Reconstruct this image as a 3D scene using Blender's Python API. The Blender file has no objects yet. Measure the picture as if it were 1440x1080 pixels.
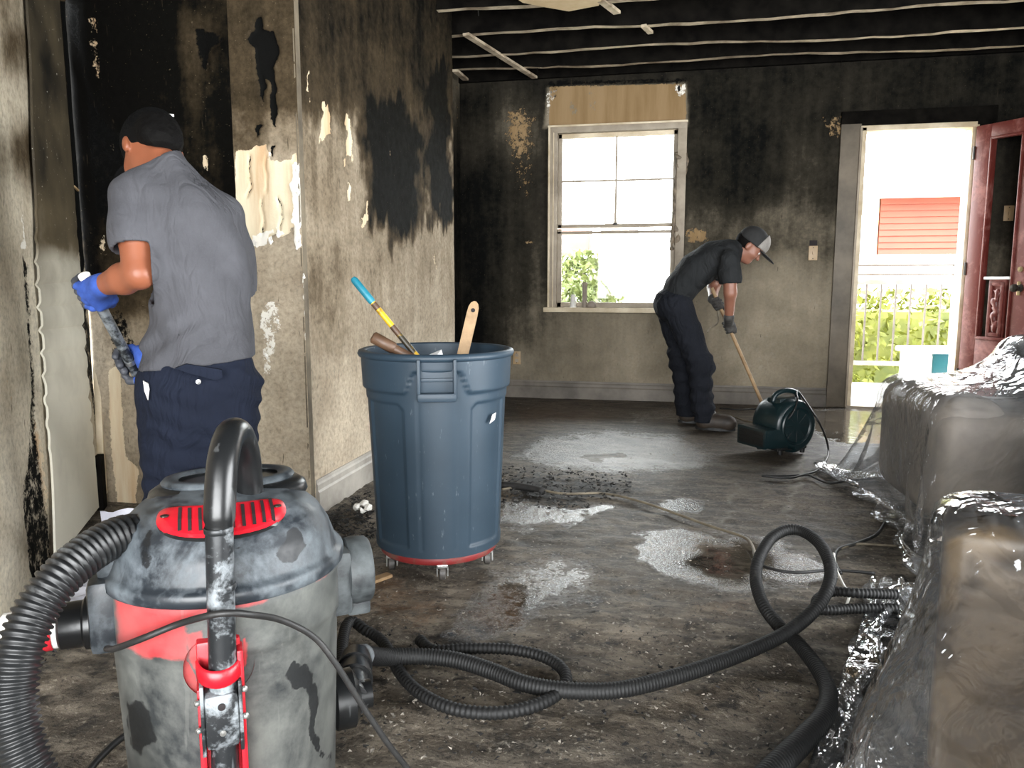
import bpy, bmesh, math, random
import numpy as np
from mathutils import Vector, Matrix
random.seed(7); rng = np.random.default_rng(7)
S = bpy.context.scene
COL = S.collection
# ------------------------------------------------------------------ camera
FPX, CAMH = 1081.0, 1.05
PITCH, YAW = math.radians(7.6), math.radians(12.2)
cam_d = bpy.data.cameras.new('camera'); cam = bpy.data.objects.new('camera', cam_d); COL.objects.link(cam)
cam_d.sensor_fit = 'HORIZONTAL'; cam_d.sensor_width = 36.0; cam_d.lens = 36.0*FPX/1440.0
cam_d.clip_start = 0.05; cam_d.clip_end = 300
cam.location = (0, 0, CAMH); cam.rotation_euler = (math.pi/2-PITCH, 0, YAW)
S.camera = cam
# ------------------------------------------------------------------ world, lights, exposure
SKY = 18.0
W = bpy.data.worlds.new('sky'); S.world = W; W.use_nodes = True
bg = W.node_tree.nodes['Background']; bg.inputs[0].default_value = (0.95, 0.98, 1.0, 1); bg.inputs[1].default_value = SKY
S.view_settings.view_transform = 'Standard'; S.view_settings.look = 'None'
S.view_settings.gamma = 1; S.view_settings.use_curve_mapping = False
S.view_settings.exposure = 0.25
def area(name, loc, rot, sx, sy, power, color=(1, 1, 1), portal=False, spread=math.pi):
    d = bpy.data.lights.new(name, 'AREA'); d.shape = 'RECTANGLE'; d.size = sx; d.size_y = sy
    d.energy = power; d.color = color; d.spread = spread
    o = bpy.data.objects.new(name, d); COL.objects.link(o); o.location = loc; o.rotation_euler = rot
    if portal: d.cycles.is_portal = True
    return o
area('window_light_portal', (-0.58, 7.1, 1.6), (-math.pi/2, 0, 0), 1.1, 1.6, 1, portal=True)
area('doorway_light_portal', (1.83, 7.1, 1.15), (-math.pi/2, 0, 0), 0.9, 2.35, 1, portal=True)
area('rear_opening_portal', (0.4, -2.55, 1.2), (math.pi/2, 0, 0), 4.2, 2.4, 1, portal=True)
area('side_opening_portal', (3.05, 1.6, 1.15), (0, math.pi/2, 0), 2.2, 2.8, 1, portal=True)  # portal for the opening added in the unseen right wall
area('side_fill_lamp', (3.0, 1.6, 1.15), (0, math.pi/2, 0), 2.1, 2.7, 25, (1.0, 0.97, 0.93))  # fill lamp added in the made-up side opening
# added fill lamp in the opening assumed behind the camera
area('rear_fill_lamp', (0.4, -2.45, 1.25), (math.pi/2, 0, 0), 4.0, 2.2, 60, (1.0, 0.97, 0.93))

# ------------------------------------------------------------------ pixel rays (for reading positions off the photograph)
_cp, _sp, _cy, _sy = math.cos(PITCH), math.sin(PITCH), math.cos(YAW), math.sin(YAW)
FW = np.array([-_sy*_cp, _cy*_cp, -_sp]); RT = np.array([_cy, _sy, 0.]); UP = np.cross(RT, FW)
C0 = np.array([0, 0, CAMH])
def ray(u, v): return FW*FPX+RT*(u-720)+UP*(540-v)
def flo(u, v, z=0.):
    d = ray(u, v); return C0+d*((z-CAMH)/d[2])
def ony(u, v, Y):
    d = ray(u, v); return C0+d*(Y/d[1])
def onx(u, v, X):
    d = ray(u, v); return C0+d*(X/d[0])
def onp(u, v, p, n):
    d = ray(u, v); p = np.array(p, float); n = np.array(n, float); return C0+d*(((p-C0)@n)/(d@n))
def proj(P):
    q = np.asarray(P, float)-C0; z = q@FW; z = np.where(np.abs(z) < 1e-4, 1e-4, z)
    return np.stack([720+FPX*(q@RT)/z, 540-FPX*(q@UP)/z], -1), z
class Frame:
    """local frame standing at base: x to the right as seen from the viewpoint, y away, z up"""
    def __init__(s, base, rot=None):
        s.b = np.array([base[0], base[1], base[2] if len(base) > 2 else 0.])
        s.r = math.atan2(-base[0], base[1]) if rot is None else rot
        # local -y looks to the camera
        s.r = -math.atan2(base[0], base[1]) if rot is None else rot
        c, n = math.cos(s.r), math.sin(s.r); s.ex = np.array([c, n, 0]); s.ey = np.array([-n, c, 0])
    def pix(s, u, v, y=0.):
        P = onp(u, v, s.b+s.ey*y, s.ey)-s.b; return np.array([P@s.ex, y, P[2]])
    def w(s, p): return s.b+s.ex*p[0]+s.ey*p[1]+np.array([0, 0, p[2]])
# ------------------------------------------------------------------ object helpers
def link(o, parent=None):
    COL.objects.link(o)
    if parent is not None: o.parent = parent
    return o
def tag(o, label=None, cat=None, group=None, kind=None):
    for k, v in (('label', label), ('category', cat), ('group', group), ('kind', kind)):
        if v: o[k] = v
    return o
def empty(name, loc, rz, label, cat, group=None):
    o = bpy.data.objects.new(name, None); o.empty_display_size = 0.1; link(o)
    o.location = loc; o.rotation_euler = (0, 0, rz); return tag(o, label, cat, group)
def mesh(name, V, F, mats, parent=None, smooth=True, attrs=None, midx=None, auto=None):
    me = bpy.data.meshes.new(name)
    V = np.asarray(V, float)
    me.from_pydata(V.tolist(), [], F.tolist() if isinstance(F, np.ndarray) else F)
    if not isinstance(mats, (list, tuple)): mats = [mats]
    for m in mats: me.materials.append(m)
    if smooth: me.polygons.foreach_set('use_smooth', [True]*len(me.polygons))
    if midx is not None: me.polygons.foreach_set('material_index', midx)
    for k, a in (attrs or {}).items():
        at = me.attributes.new(k, 'FLOAT', 'POINT'); at.data.foreach_set('value', np.asarray(a, np.float32))
    me.update()
    o = bpy.data.objects.new(name, me); link(o, parent)
    if auto: 
        me.set_sharp_from_angle(angle=math.radians(auto))
    return o
class MB:
    def __init__(s): s.V = []; s.F = []; s.M = []
    def add(s, V, F, m=0):
        n = len(s.V); s.V += [tuple(map(float, v)) for v in V]; s.F += [tuple(int(i)+n for i in f) for f in F]; s.M += [m]*len(F); return s
    def box(s, lo, hi, m=0, R=None, o=(0, 0, 0), bev=0.0):
        lo = np.minimum(lo, hi).astype(float) if False else np.array(lo, float); hi = np.array(hi, float)
        if bev <= 0:
            V = [(x, y, z) for x in (lo[0], hi[0]) for y in (lo[1], hi[1]) for z in (lo[2], hi[2])]
            F = [(0, 1, 3, 2), (4, 6, 7, 5), (0, 4, 5, 1), (2, 3, 7, 6), (0, 2, 6, 4), (1, 5, 7, 3)]
        else:
            bm = bmesh.new(); bmesh.ops.create_cube(bm, size=1)
            c = (lo+hi)/2; d = hi-lo
            for v in bm.verts: v.co = Vector((c[0]+v.co.x*d[0], c[1]+v.co.y*d[1], c[2]+v.co.z*d[2]))
            bmesh.ops.bevel(bm, geom=bm.edges[:], offset=min(bev, min(abs(d))*0.45), segments=2, affect='EDGES', profile=0.6)
            bm.verts.index_update(); V = [v.co[:] for v in bm.verts]; F = [[v.index for v in f.verts] for f in bm.faces]; bm.free()
        V = np.array(V)
        if R is not None: V = V@np.array(R).T
        return s.add(V+np.array(o), F, m)
    def bar(s, a, b, w, h, upv=(0, 0, 1), m=0, bev=0.0):
        a = np.array(a, float); b = np.array(b, float); d = b-a; L = np.linalg.norm(d); d /= L
        x = np.cross(d, upv)
        if np.linalg.norm(x) < 1e-5: x = np.cross(d, (1, 0, 0))
        x /= np.linalg.norm(x); z = np.cross(x, d)
        return s.box((-w/2, 0, -h/2), (w/2, L, h/2), m, np.stack([x, d, z], 1), a, bev)
    def tube(s, path, r, n=12, m=0, cap=True):
        V, F = tube_vf(path, r, n, cap); return s.add(V, F, m)
    def lathe(s, prof, n=32, o=(0, 0, 0), R=None, m=0, cap=True):
        V, F = lathe_vf(prof, n, cap); V = np.array(V)
        if R is not None: V = V@np.array(R).T
        return s.add(V+np.array(o), F, m)
    def build(s, name, mats, parent=None, smooth=False, auto=None, **k):
        o = mesh(name, s.V, s.F, mats, parent, smooth or bool(auto), midx=s.M if isinstance(mats, (list, tuple)) else None, auto=auto, **k); return o
def tube_vf(path, r, n=12, cap=True):
    P = np.asarray(path, float); m = len(P); r = np.broadcast_to(np.asarray(r, float), (m,))
    T = np.gradient(P, axis=0); T /= np.maximum(np.linalg.norm(T, axis=1), 1e-9)[:, None]
    ref = np.array([0, 0, 1.]) if abs(T[0][2]) < .9 else np.array([1., 0, 0])
    x = np.cross(T[0], ref); x /= np.linalg.norm(x); V = np.zeros((m, n, 3)); a = np.arange(n)*2*np.pi/n; ca, sa = np.cos(a)[:, None], np.sin(a)[:, None]
    for i in range(m):
        x = x-T[i]*(x@T[i]); x /= max(np.linalg.norm(x), 1e-9); y = np.cross(T[i], x)
        V[i] = P[i]+r[i]*(ca*x+sa*y)
    F = []
    for i in range(m-1):
        for j in range(n):
            k = (j+1) % n; F.append((i*n+j, i*n+k, (i+1)*n+k, (i+1)*n+j))
    if cap: F.append(tuple(range(n-1, -1, -1))); F.append(tuple((m-1)*n+j for j in range(n)))
    return V.reshape(-1, 3), F
def lathe_vf(prof, n=32, cap=True):
    V = []; F = []; m = len(prof)
    for r, z in prof:
        for j in range(n):
            a = 2*math.pi*j/n; V.append((r*math.cos(a), r*math.sin(a), z))
    for i in range(m-1):
        for j in range(n):
            k = (j+1) % n; F.append((i*n+j, i*n+k, (i+1)*n+k, (i+1)*n+j))
    if cap: F.append(tuple(range(n-1, -1, -1))); F.append(tuple((m-1)*n+j for j in range(n)))
    return V, F
def spline(P, step=0.02):
    P = np.asarray(P, float); Q = np.vstack([2*P[0]-P[1], P, 2*P[-1]-P[-2]]); out = []
    for i in range(1, len(Q)-2):
        n = max(2, int(np.linalg.norm(Q[i+1]-Q[i])/step*1.1)); t = (np.arange(n)/n)[:, None]
        a, b, c, d = Q[i-1], Q[i], Q[i+1], Q[i+2]
        out.append(.5*((2*b)+(c-a)*t+(2*a-5*b+4*c-d)*t*t+(3*b-a-3*c+d)*t**3))
    out.append(P[-1:]); return np.vstack(out)
def resample(P, step):
    d = np.r_[0, np.cumsum(np.linalg.norm(np.diff(P, axis=0), axis=1))]; n = max(2, int(d[-1]/step)); s = np.linspace(0, d[-1], n)
    return np.stack([np.interp(s, d, P[:, k]) for k in range(3)], 1), s
def ribbed(P, r, pitch, depth, n=14, jitter=0.0):
    Q, s = resample(spline(P, .01), pitch/4); ph = (np.arange(len(Q)) % 4)
    rr = np.where((ph == 1) | (ph == 2), r, r-depth)
    if jitter: rr = rr+rng.normal(0, jitter, len(rr)).repeat(1)
    return tube_vf(Q, rr, n)
# ------------------------------------------------------------------ numpy value noise
def vnoise(P, scale, seed=0, octv=4):
    P = np.asarray(P, float)*scale; out = np.zeros(len(P)); amp = 1.; tot = 0
    def h(i, j, k):
        x = np.sin(i*127.1+j*311.7+k*74.7+seed*17.3)*43758.5453; return x-np.floor(x)
    for o in range(octv):
        Q = P*2**o+o*13.7; I = np.floor(Q); f = Q-I; f = f*f*(3-2*f); i, j, k = I.T; a = 0
        for dx in (0, 1):
            for dy in (0, 1):
                for dz in (0, 1):
                    a = a+h(i+dx, j+dy, k+dz)*np.abs(1-dx-f[:, 0])*np.abs(1-dy-f[:, 1])*np.abs(1-dz-f[:, 2])
        out += amp*a; tot += amp; amp *= .5
    return out/tot-.5
# ------------------------------------------------------------------ wear masks: polygons laid on surfaces
def psdf(p, poly):
    poly = np.asarray(poly, float); x, y = p[:, 0], p[:, 1]; d = np.full(len(p), 1e18); ins = np.zeros(len(p), bool)
    for i in range(len(poly)):
        a = poly[i]; b = poly[(i+1) % len(poly)]; e = b-a; wx, wy = x-a[0], y-a[1]
        t = np.clip((wx*e[0]+wy*e[1])/max(e@e, 1e-9), 0, 1); d = np.minimum(d, (wx-e[0]*t)**2+(wy-e[1]*t)**2)
        c = ((a[1] <= y) & (b[1] > y)) | ((b[1] <= y) & (a[1] > y))
        if abs(e[1]) > 1e-9: ins ^= c & (x < a[0]+(y-a[1])/e[1]*e[0])
    return np.sqrt(d)*np.where(ins, -1, 1)
def idw(p, samples, pw=3.0):
    s = np.asarray(samples, float); W_ = 0; A = 0
    for u, v, val in s:
        w = 1/((p[:, 0]-u)**2+(p[:, 1]-v)**2+200.)**(pw/2); W_ = W_+w; A = A+w*val
    return A/W_
def paint(base, p, polys):
    a = base.copy()
    for poly, val, soft in polys:
        w = np.clip(.5-psdf(p, poly)/soft, 0, 1); a = a*(1-w)+val*w
    return a
# ------------------------------------------------------------------ node materials
def lin(r, g=None, b=None):
    if g is None: g = b = r
    f = lambda c: (c/255/12.92 if c/255 <= .04045 else ((c/255+.055)/1.055)**2.4)
    return (f(r), f(g), f(b), 1)
class Mat:
    def __init__(s, name):
        s.m = bpy.data.materials.new(name); s.m.use_nodes = True; s.nt = s.m.node_tree; s.nt.nodes.clear()
        s.o = s.nt.nodes.new('ShaderNodeOutputMaterial'); s._c = None
    def n(s, t, **k):
        x = s.nt.nodes.new(t)
        for a, b in k.items(): setattr(x, a, b)
        return x
    def set(s, sock, v):
        if isinstance(v, bpy.types.NodeSocket): s.nt.links.new(v, sock)
        elif v is not None:
            if hasattr(sock.default_value, '__len__'):
                if not hasattr(v, '__len__'): v = (v,)*len(sock.default_value)
                v = tuple(v); L = len(sock.default_value); v = (v+(1,))[:L] if len(v) < L else v[:L]
            sock.default_value = v
    def coord(s, scale=(1, 1, 1)):
        if s._c is None: s._c = s.n('ShaderNodeTexCoord').outputs['Object']
        if scale == (1, 1, 1): return s._c
        x = s.n('ShaderNodeMapping'); s.set(x.inputs[0], s._c); x.inputs['Scale'].default_value = scale; return x.outputs[0]
    def noise(s, scale, detail=5, rough=.55, c=None, dist=0):
        x = s.n('ShaderNodeTexNoise'); s.set(x.inputs['Vector'], c or s.coord()); x.inputs['Scale'].default_value = scale
        x.inputs['Detail'].default_value = detail; x.inputs['Roughness'].default_value = rough; x.inputs['Distortion'].default_value = dist; return x.outputs[0]
    def voro(s, scale, c=None, feat='F1'):
        x = s.n('ShaderNodeTexVoronoi', feature=feat); s.set(x.inputs['Vector'], c or s.coord()); x.inputs['Scale'].default_value = scale; return x.outputs[0]
    def attr(s, name): return s.n('ShaderNodeAttribute', attribute_name=name).outputs['Fac']
    def math(s, op, a, b=None, c=None, clamp=False):
        x = s.n('ShaderNodeMath', operation=op, use_clamp=clamp); s.set(x.inputs[0], a)
        if b is not None: s.set(x.inputs[1], b)
        if c is not None: s.set(x.inputs[2], c)
        return x.outputs[0]
    def mix(s, f, a, b, mode='MIX'):
        x = s.n('ShaderNodeMix', data_type='RGBA', blend_type=mode); s.set(x.inputs[0], f); s.set(x.inputs[6], a); s.set(x.inputs[7], b); return x.outputs[2]
    def ramp(s, f, pts):
        x = s.n('ShaderNodeValToRGB'); s.set(x.inputs[0], f); e = x.color_ramp.elements
        while len(e) > 1: e.remove(e[-1])
        for i, (p, c) in enumerate(pts):
            if not hasattr(c, '__len__'): c = (c, c, c, 1)
            if i == 0: e[0].position = p; e[0].color = c
            else:
                k = e.new(p); k.color = c
        return x.outputs[0]
    def thr(s, f, t, w): return s.math('ADD', s.math('MULTIPLY', s.math('SUBTRACT', f, t), 1.0/w), .5, clamp=True)
    def bump(s, h, st=.5, dist=.01, nrm=None):
        x = s.n('ShaderNodeBump'); s.set(x.inputs['Height'], h); x.inputs['Strength'].default_value = st; x.inputs['Distance'].default_value = dist
        if nrm is not None: s.set(x.inputs['Normal'], nrm)
        return x.outputs[0]
    def pbr(s, col, rough=.6, metal=0, nrm=None, spec=None, alpha=None, trans=None, emit=None, es=0, coat=None, sss=None):
        p = s.n('ShaderNodeBsdfPrincipled'); s.set(p.inputs['Base Color'], col); s.set(p.inputs['Roughness'], rough); s.set(p.inputs['Metallic'], metal)
        if nrm is not None: s.set(p.inputs['Normal'], nrm)
        if spec is not None: s.set(p.inputs['Specular IOR Level'], spec)
        if coat is not None: s.set(p.inputs['Coat Weight'], coat)
        s.nt.links.new(p.outputs[0], s.o.inputs[0]); return s.m
def simple(name, c1, c2, scale=8, rough=.6, metal=0, bst=.2, bsc=60, bd=.004, spec=None, detail=6):
    m = Mat(name); n = m.noise(scale, detail, .6); col = m.ramp(n, [(.35, c1), (.65, c2)])
    return m.pbr(col, rough, metal, m.bump(m.noise(bsc, 4), bst, bd), spec)
def dusty(name, base, dust, amount=.5, scale=6, rough=.5, attr=None, acol=None, metal=0, smear=False):
    m = Mat(name); n = m.noise(scale, 8, .65, dist=.6); n2 = m.noise(scale*7, 6, .7)
    f = m.math('ADD', m.math('MULTIPLY', n, .75), m.math('MULTIPLY', n2, .25))
    b = base
    if attr: b = m.mix(m.thr(m.math('ADD', m.attr(attr), m.math('MULTIPLY', m.math('SUBTRACT', n2, .5), .8)), .5, .25), base, acol)
    k = m.thr(f, 1-amount, .12) if not attr else m.thr(f, 1-amount, .2)
    sm = m.mix(m.math('MULTIPLY', k, m.math('SUBTRACT', .75, m.math('MULTIPLY', m.attr(attr), .45)) if attr else .75), b, dust)
    if smear: sm = m.mix(m.thr(m.math('ADD', m.attr('smear'), m.math('MULTIPLY', m.math('SUBTRACT', n2, .5), 1.1)), .55, .15), sm, tuple(x*.35 for x in base[:3]))
    sc = m.thr(m.noise(40, 3, .5, c=m.coord((1, 1, .12))), .68, .03)
    sm = m.mix(m.math('MULTIPLY', sc, .25), sm, dust)
    return m.pbr(sm, m.ramp(k, [(0, rough), (1, min(1, rough+.3))]), metal, m.bump(f, .25, .004))
# ------------------------------------------------------------------ SDF solids and surface nets
def _len(v): return np.sqrt((v*v).sum(-1))
class Sdf:
    def __init__(s): s.pr = []
    def cap(s, a, b, ra, rb=None, k=.02): s.pr.append(('c', np.array(a, float), np.array(b, float), ra, ra if rb is None else rb, k)); return s
    def chain(s, pts, k=.02):
        for (a, ra), (b, rb) in zip(pts[:-1], pts[1:]): s.cap(a, b, ra, rb, k)
        return s
    def ell(s, c, r, R=None, k=.02): s.pr.append(('e', np.array(c, float), np.array(r, float), np.eye(3) if R is None else np.array(R, float), k)); return s
    def loft(s, secs, ax, k=.03):
        """secs: (centre, half width along ax, half depth); elliptic sections swept along z"""
        s.pr.append(('l', [(np.array(c, float), a, b) for c, a, b in secs], np.array(ax, float)/np.linalg.norm(ax), k)); return s
    def bounds(s):
        lo = np.full(3, 1e9); hi = -lo
        for p in s.pr:
            if p[0] == 'c': a = np.minimum(p[1]-p[3], p[2]-p[4]); b = np.maximum(p[1]+p[3], p[2]+p[4])
            elif p[0] == 'e': r = max(p[2]); a = p[1]-r; b = p[1]+r
            else:
                cs = np.array([c for c, _, _ in p[1]]); r = max(max(a_, b_) for _, a_, b_ in p[1]); a = cs.min(0)-r; b = cs.max(0)+r
            lo = np.minimum(lo, a); hi = np.maximum(hi, b)
        return lo, hi
    def field(s, xs, ys, zs):
        G = np.full((len(xs), len(ys), len(zs)), 1.0)
        for p in s.pr:
            k = p[-1]; q = Sdf(); q.pr = [p]; lo, hi = q.bounds(); lo = lo-k-.03; hi = hi+k+.03
            sl = [slice(np.searchsorted(t, l), np.searchsorted(t, h)) for t, l, h in zip((xs, ys, zs), lo, hi)]
            X = np.stack(np.meshgrid(xs[sl[0]], ys[sl[1]], zs[sl[2]], indexing='ij'), -1)
            if X.size == 0: continue
            if p[0] == 'c':
                a, b, ra, rb = p[1:5]; e = b-a; t = np.clip(((X-a)@e)/max(e@e, 1e-9), 0, 1); d = _len(X-a-t[..., None]*e)-(ra+(rb-ra)*t)
            elif p[0] == 'e':
                Y = (X-p[1])@p[3].T/p[2]; l = _len(Y); d = (l-1)*l/np.maximum(_len(Y/p[2]), 1e-6)
            else:
                cs = np.array([c for c, _, _ in p[1]]); zc = cs[:, 2]; o = np.argsort(zc); z = X[..., 2]
                it = lambda q_: np.interp(z, zc[o], np.array(q_)[o])
                cx, cy, aa, bb = it(cs[:, 0]), it(cs[:, 1]), it([a for _, a, _ in p[1]]), it([b for _, _, b in p[1]])
                ax = p[2]; dx, dy = X[..., 0]-cx, X[..., 1]-cy; uu = (dx*ax[0]+dy*ax[1])/aa; vv = (-dx*ax[1]+dy*ax[0])/bb
                d = (np.sqrt(uu*uu+vv*vv)-1)*np.minimum(aa, bb); zo = np.maximum(zc.min()-z, z-zc.max()); d = np.maximum(d, zo)
            g = G[sl[0], sl[1], sl[2]]; h = np.maximum(k-np.abs(g-d), 0)/k; G[sl[0], sl[1], sl[2]] = np.minimum(g, d)-h*h*k*.25
        return G
def nets(G, xs, ys, zs):
    s = G < 0; nx, ny, nz = G.shape; c = np.zeros((nx-1, ny-1, nz-1), int)
    sl = lambda i, n: slice(i, n-1+i)
    for i in (0, 1):
        for j in (0, 1):
            for k in (0, 1): c += s[sl(i, nx), sl(j, ny), sl(k, nz)]
    act = (c > 0) & (c < 8); I = np.argwhere(act); idx = -np.ones(act.shape, int); idx[act] = np.arange(len(I))
    acc = np.zeros((len(I), 3)); cnt = np.zeros(len(I))
    cor = [(i, j, k) for i in (0, 1) for j in (0, 1) for k in (0, 1)]
    for a in cor:
        for b in cor:
            if b > a and sum(abs(np.array(a)-b)) == 1:
                va = G[tuple((I+a).T)]; vb = G[tuple((I+b).T)]; m = (va < 0) != (vb < 0); t = np.where(m, va/np.where(m, va-vb, 1), 0)
                acc[m] += (np.array(a)+t[:, None]*(np.array(b)-np.array(a)))[m]; cnt[m] += 1
    P = I+acc/cnt[:, None]; st = np.array([xs[1]-xs[0], ys[1]-ys[0], zs[1]-zs[0]]); V = P*st+np.array([xs[0], ys[0], zs[0]]); F = []
    for ax in range(3):
        o = [0, 1, 2]; o.remove(ax); sh = [slice(None)]*3
        a = [slice(1, -1)]*3; b = [slice(1, -1)]*3; a[ax] = slice(0, -1); b[ax] = slice(1, None)
        A = s[tuple(a)]; B = s[tuple(b)]; E = np.argwhere(A != B); 
        if not len(E): continue
        off = np.ones(3, int); off[ax] = 0; E = E+off; q = []
        for du, dv in ((0, 0), (1, 0), (1, 1), (0, 1)):
            d = np.zeros(3, int); d[o[0]] = -du; d[o[1]] = -dv; q.append(idx[tuple((E+d).T)])
        q = np.stack(q, 1); inside = s[tuple(E.T)]; flip = inside if ax != 1 else ~inside
        q[~flip] = q[~flip][:, ::-1]; F.append(q)
    F = np.vstack(F); return V, F[:, ::-1]
def solid(name, sdf, mat, parent, res=.006, post=None, smooth=2, noise=None):
    lo, hi = sdf.bounds(); pad = .03
    ax = [np.arange(l-pad, h+pad, res) for l, h in zip(lo, hi)]; G = sdf.field(*ax)
    if post is not None or noise is not None:
        X = np.meshgrid(*ax, indexing='ij')
        if noise is not None:
            nr = np.abs(G) < .06; Q = np.stack([x[nr] for x in X], -1); G[nr] += noise(Q)
        if post is not None: G = post(G, *X)
    V, F = nets(G, *ax); o = mesh(name, V, F, mat, parent)
    if smooth:
        md = o.modifiers.new('soften', 'SMOOTH'); md.iterations = smooth; md.factor = .5
    return o
def basis(f, u):
    f = np.array(f, float); f /= np.linalg.norm(f); u = np.array(u, float); u -= f*(u@f); u /= np.linalg.norm(u); return f, u, np.cross(f, u)
# ================================================================== MATERIALS
def wall_mat(name, plA, plB, grain=1.0, cream2=lin(196, 164, 128), cream=lin(226, 214, 186), brown=lin(92, 78, 58), black=lin(8, 7, 5)):
    m = Mat(name); c = m.coord()
    n1 = m.noise(2.6, 8, .62, dist=.4); n2 = m.noise(22, 8, .7); n3 = m.noise(1, 6, .6, c=m.coord((9, 9, .9))); n4 = m.noise(90, 4, .6)
    s = m.attr('soot'); j = m.math('SUBTRACT', m.math('ADD', m.math('ADD', m.math('MULTIPLY', n1, .5), m.math('MULTIPLY', n3, .45)), m.math('MULTIPLY', n2, .35)), .65)
    amp = m.math('MULTIPLY', m.math('MULTIPLY', s, m.math('SUBTRACT', 1.25, s)), 2.2)
    s = m.math('ADD', s, m.math('MULTIPLY', j, amp), clamp=True)
    pl = m.mix(m.thr(n1, .5, .3), plA, plB)
    pl = m.mix(m.math('MULTIPLY', m.thr(n2, .6, .2), .25), pl, lin(190, 184, 170))
    col = m.ramp(s, [(0, 1), (1, 0)])
    col = m.mix(m.thr(s, .4, .75), pl, brown); col = m.mix(m.thr(s, .78, .42), col, black)
    gr = m.noise(48, 7, .7); col = m.mix(grain, col, m.ramp(gr, [(.3, .62), (.5, .97), (.72, 1.22)]), 'MULTIPLY')
    fl = m.noise(1, 4, .55, c=m.coord((70, 70, 9))); col = m.mix(m.math('MULTIPLY', m.thr(fl, .69, .05), .75), col, lin(52, 44, 34))
    speck = m.math('MULTIPLY', m.thr(n4, .7, .04), m.math('MULTIPLY', s, .35)); col = m.mix(speck, col, lin(150, 135, 108))
    jj = m.math('ADD', m.math('MULTIPLY', m.math('SUBTRACT', n2, .5), 1.1), m.math('MULTIPLY', m.math('SUBTRACT', n4, .5), .5))
    bare = m.thr(m.math('ADD', m.attr('bare'), jj), .55, .1)
    cr = m.mix(m.thr(n3, .5, .25), cream, cream2); col = m.mix(bare, col, cr)
    white = m.thr(m.math('ADD', m.attr('white'), jj), .55, .1); col = m.mix(white, col, lin(236, 232, 222))
    char = m.thr(m.math('ADD', m.attr('char'), m.math('MULTIPLY', jj, .8)), .55, .12); col = m.mix(char, col, lin(9, 9, 8))
    h = m.math('ADD', m.math('MULTIPLY', n2, .4), m.math('MULTIPLY', n4, .15)); h = m.math('ADD', h, m.math('MULTIPLY', bare, -.5)); h = m.math('ADD', h, m.math('MULTIPLY', white, .4)); h = m.math('ADD', h, m.math('MULTIPLY', char, -1.2))
    return m.pbr(col, m.ramp(n2, [(.3, .75), (.7, .92)]), 0, m.bump(h, .55, .006), spec=.08)
M = {}
M['wall'] = wall_mat('smoke_stained_plaster', lin(204, 190, 168), lin(182, 167, 146))
M['wall_back'] = wall_mat('smoke_stained_far_plaster', grain=.4, plA=lin(162, 150, 130), plB=lin(144, 133, 114), cream=lin(128, 104, 72), cream2=lin(146, 122, 90), brown=lin(64, 59, 49), black=lin(9, 9, 8))
def grey_panel():
    m = Mat('grey_panel_paint'); n = m.noise(4, 6); n2 = m.noise(60, 4, .6); s = m.attr('soot')
    w = m.n('ShaderNodeTexWave', wave_type='BANDS', bands_direction='Z'); s_ = m.coord(); m.set(w.inputs['Vector'], s_); w.inputs['Scale'].default_value = 3.2; w.inputs['Distortion'].default_value = 1.5; w.inputs['Detail'].default_value = 2
    j = m.math('MULTIPLY', m.math('SUBTRACT', n, .5), .6); s = m.math('ADD', s, j, clamp=True)
    col = m.mix(m.thr(s, .35, .7), lin(222, 217, 200), lin(96, 85, 65)); col = m.mix(m.thr(s, .8, .4), col, lin(24, 22, 18))
    col = m.mix(m.thr(n2, .7, .05), col, lin(205, 200, 186))
    return m.pbr(col, .55, 0, m.bump(m.math('ADD', m.math('MULTIPLY', n2, .15), m.math('MULTIPLY', m.attr('rib'), 1.0)), .3, .006), spec=.3)
M['panel'] = grey_panel()
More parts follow.
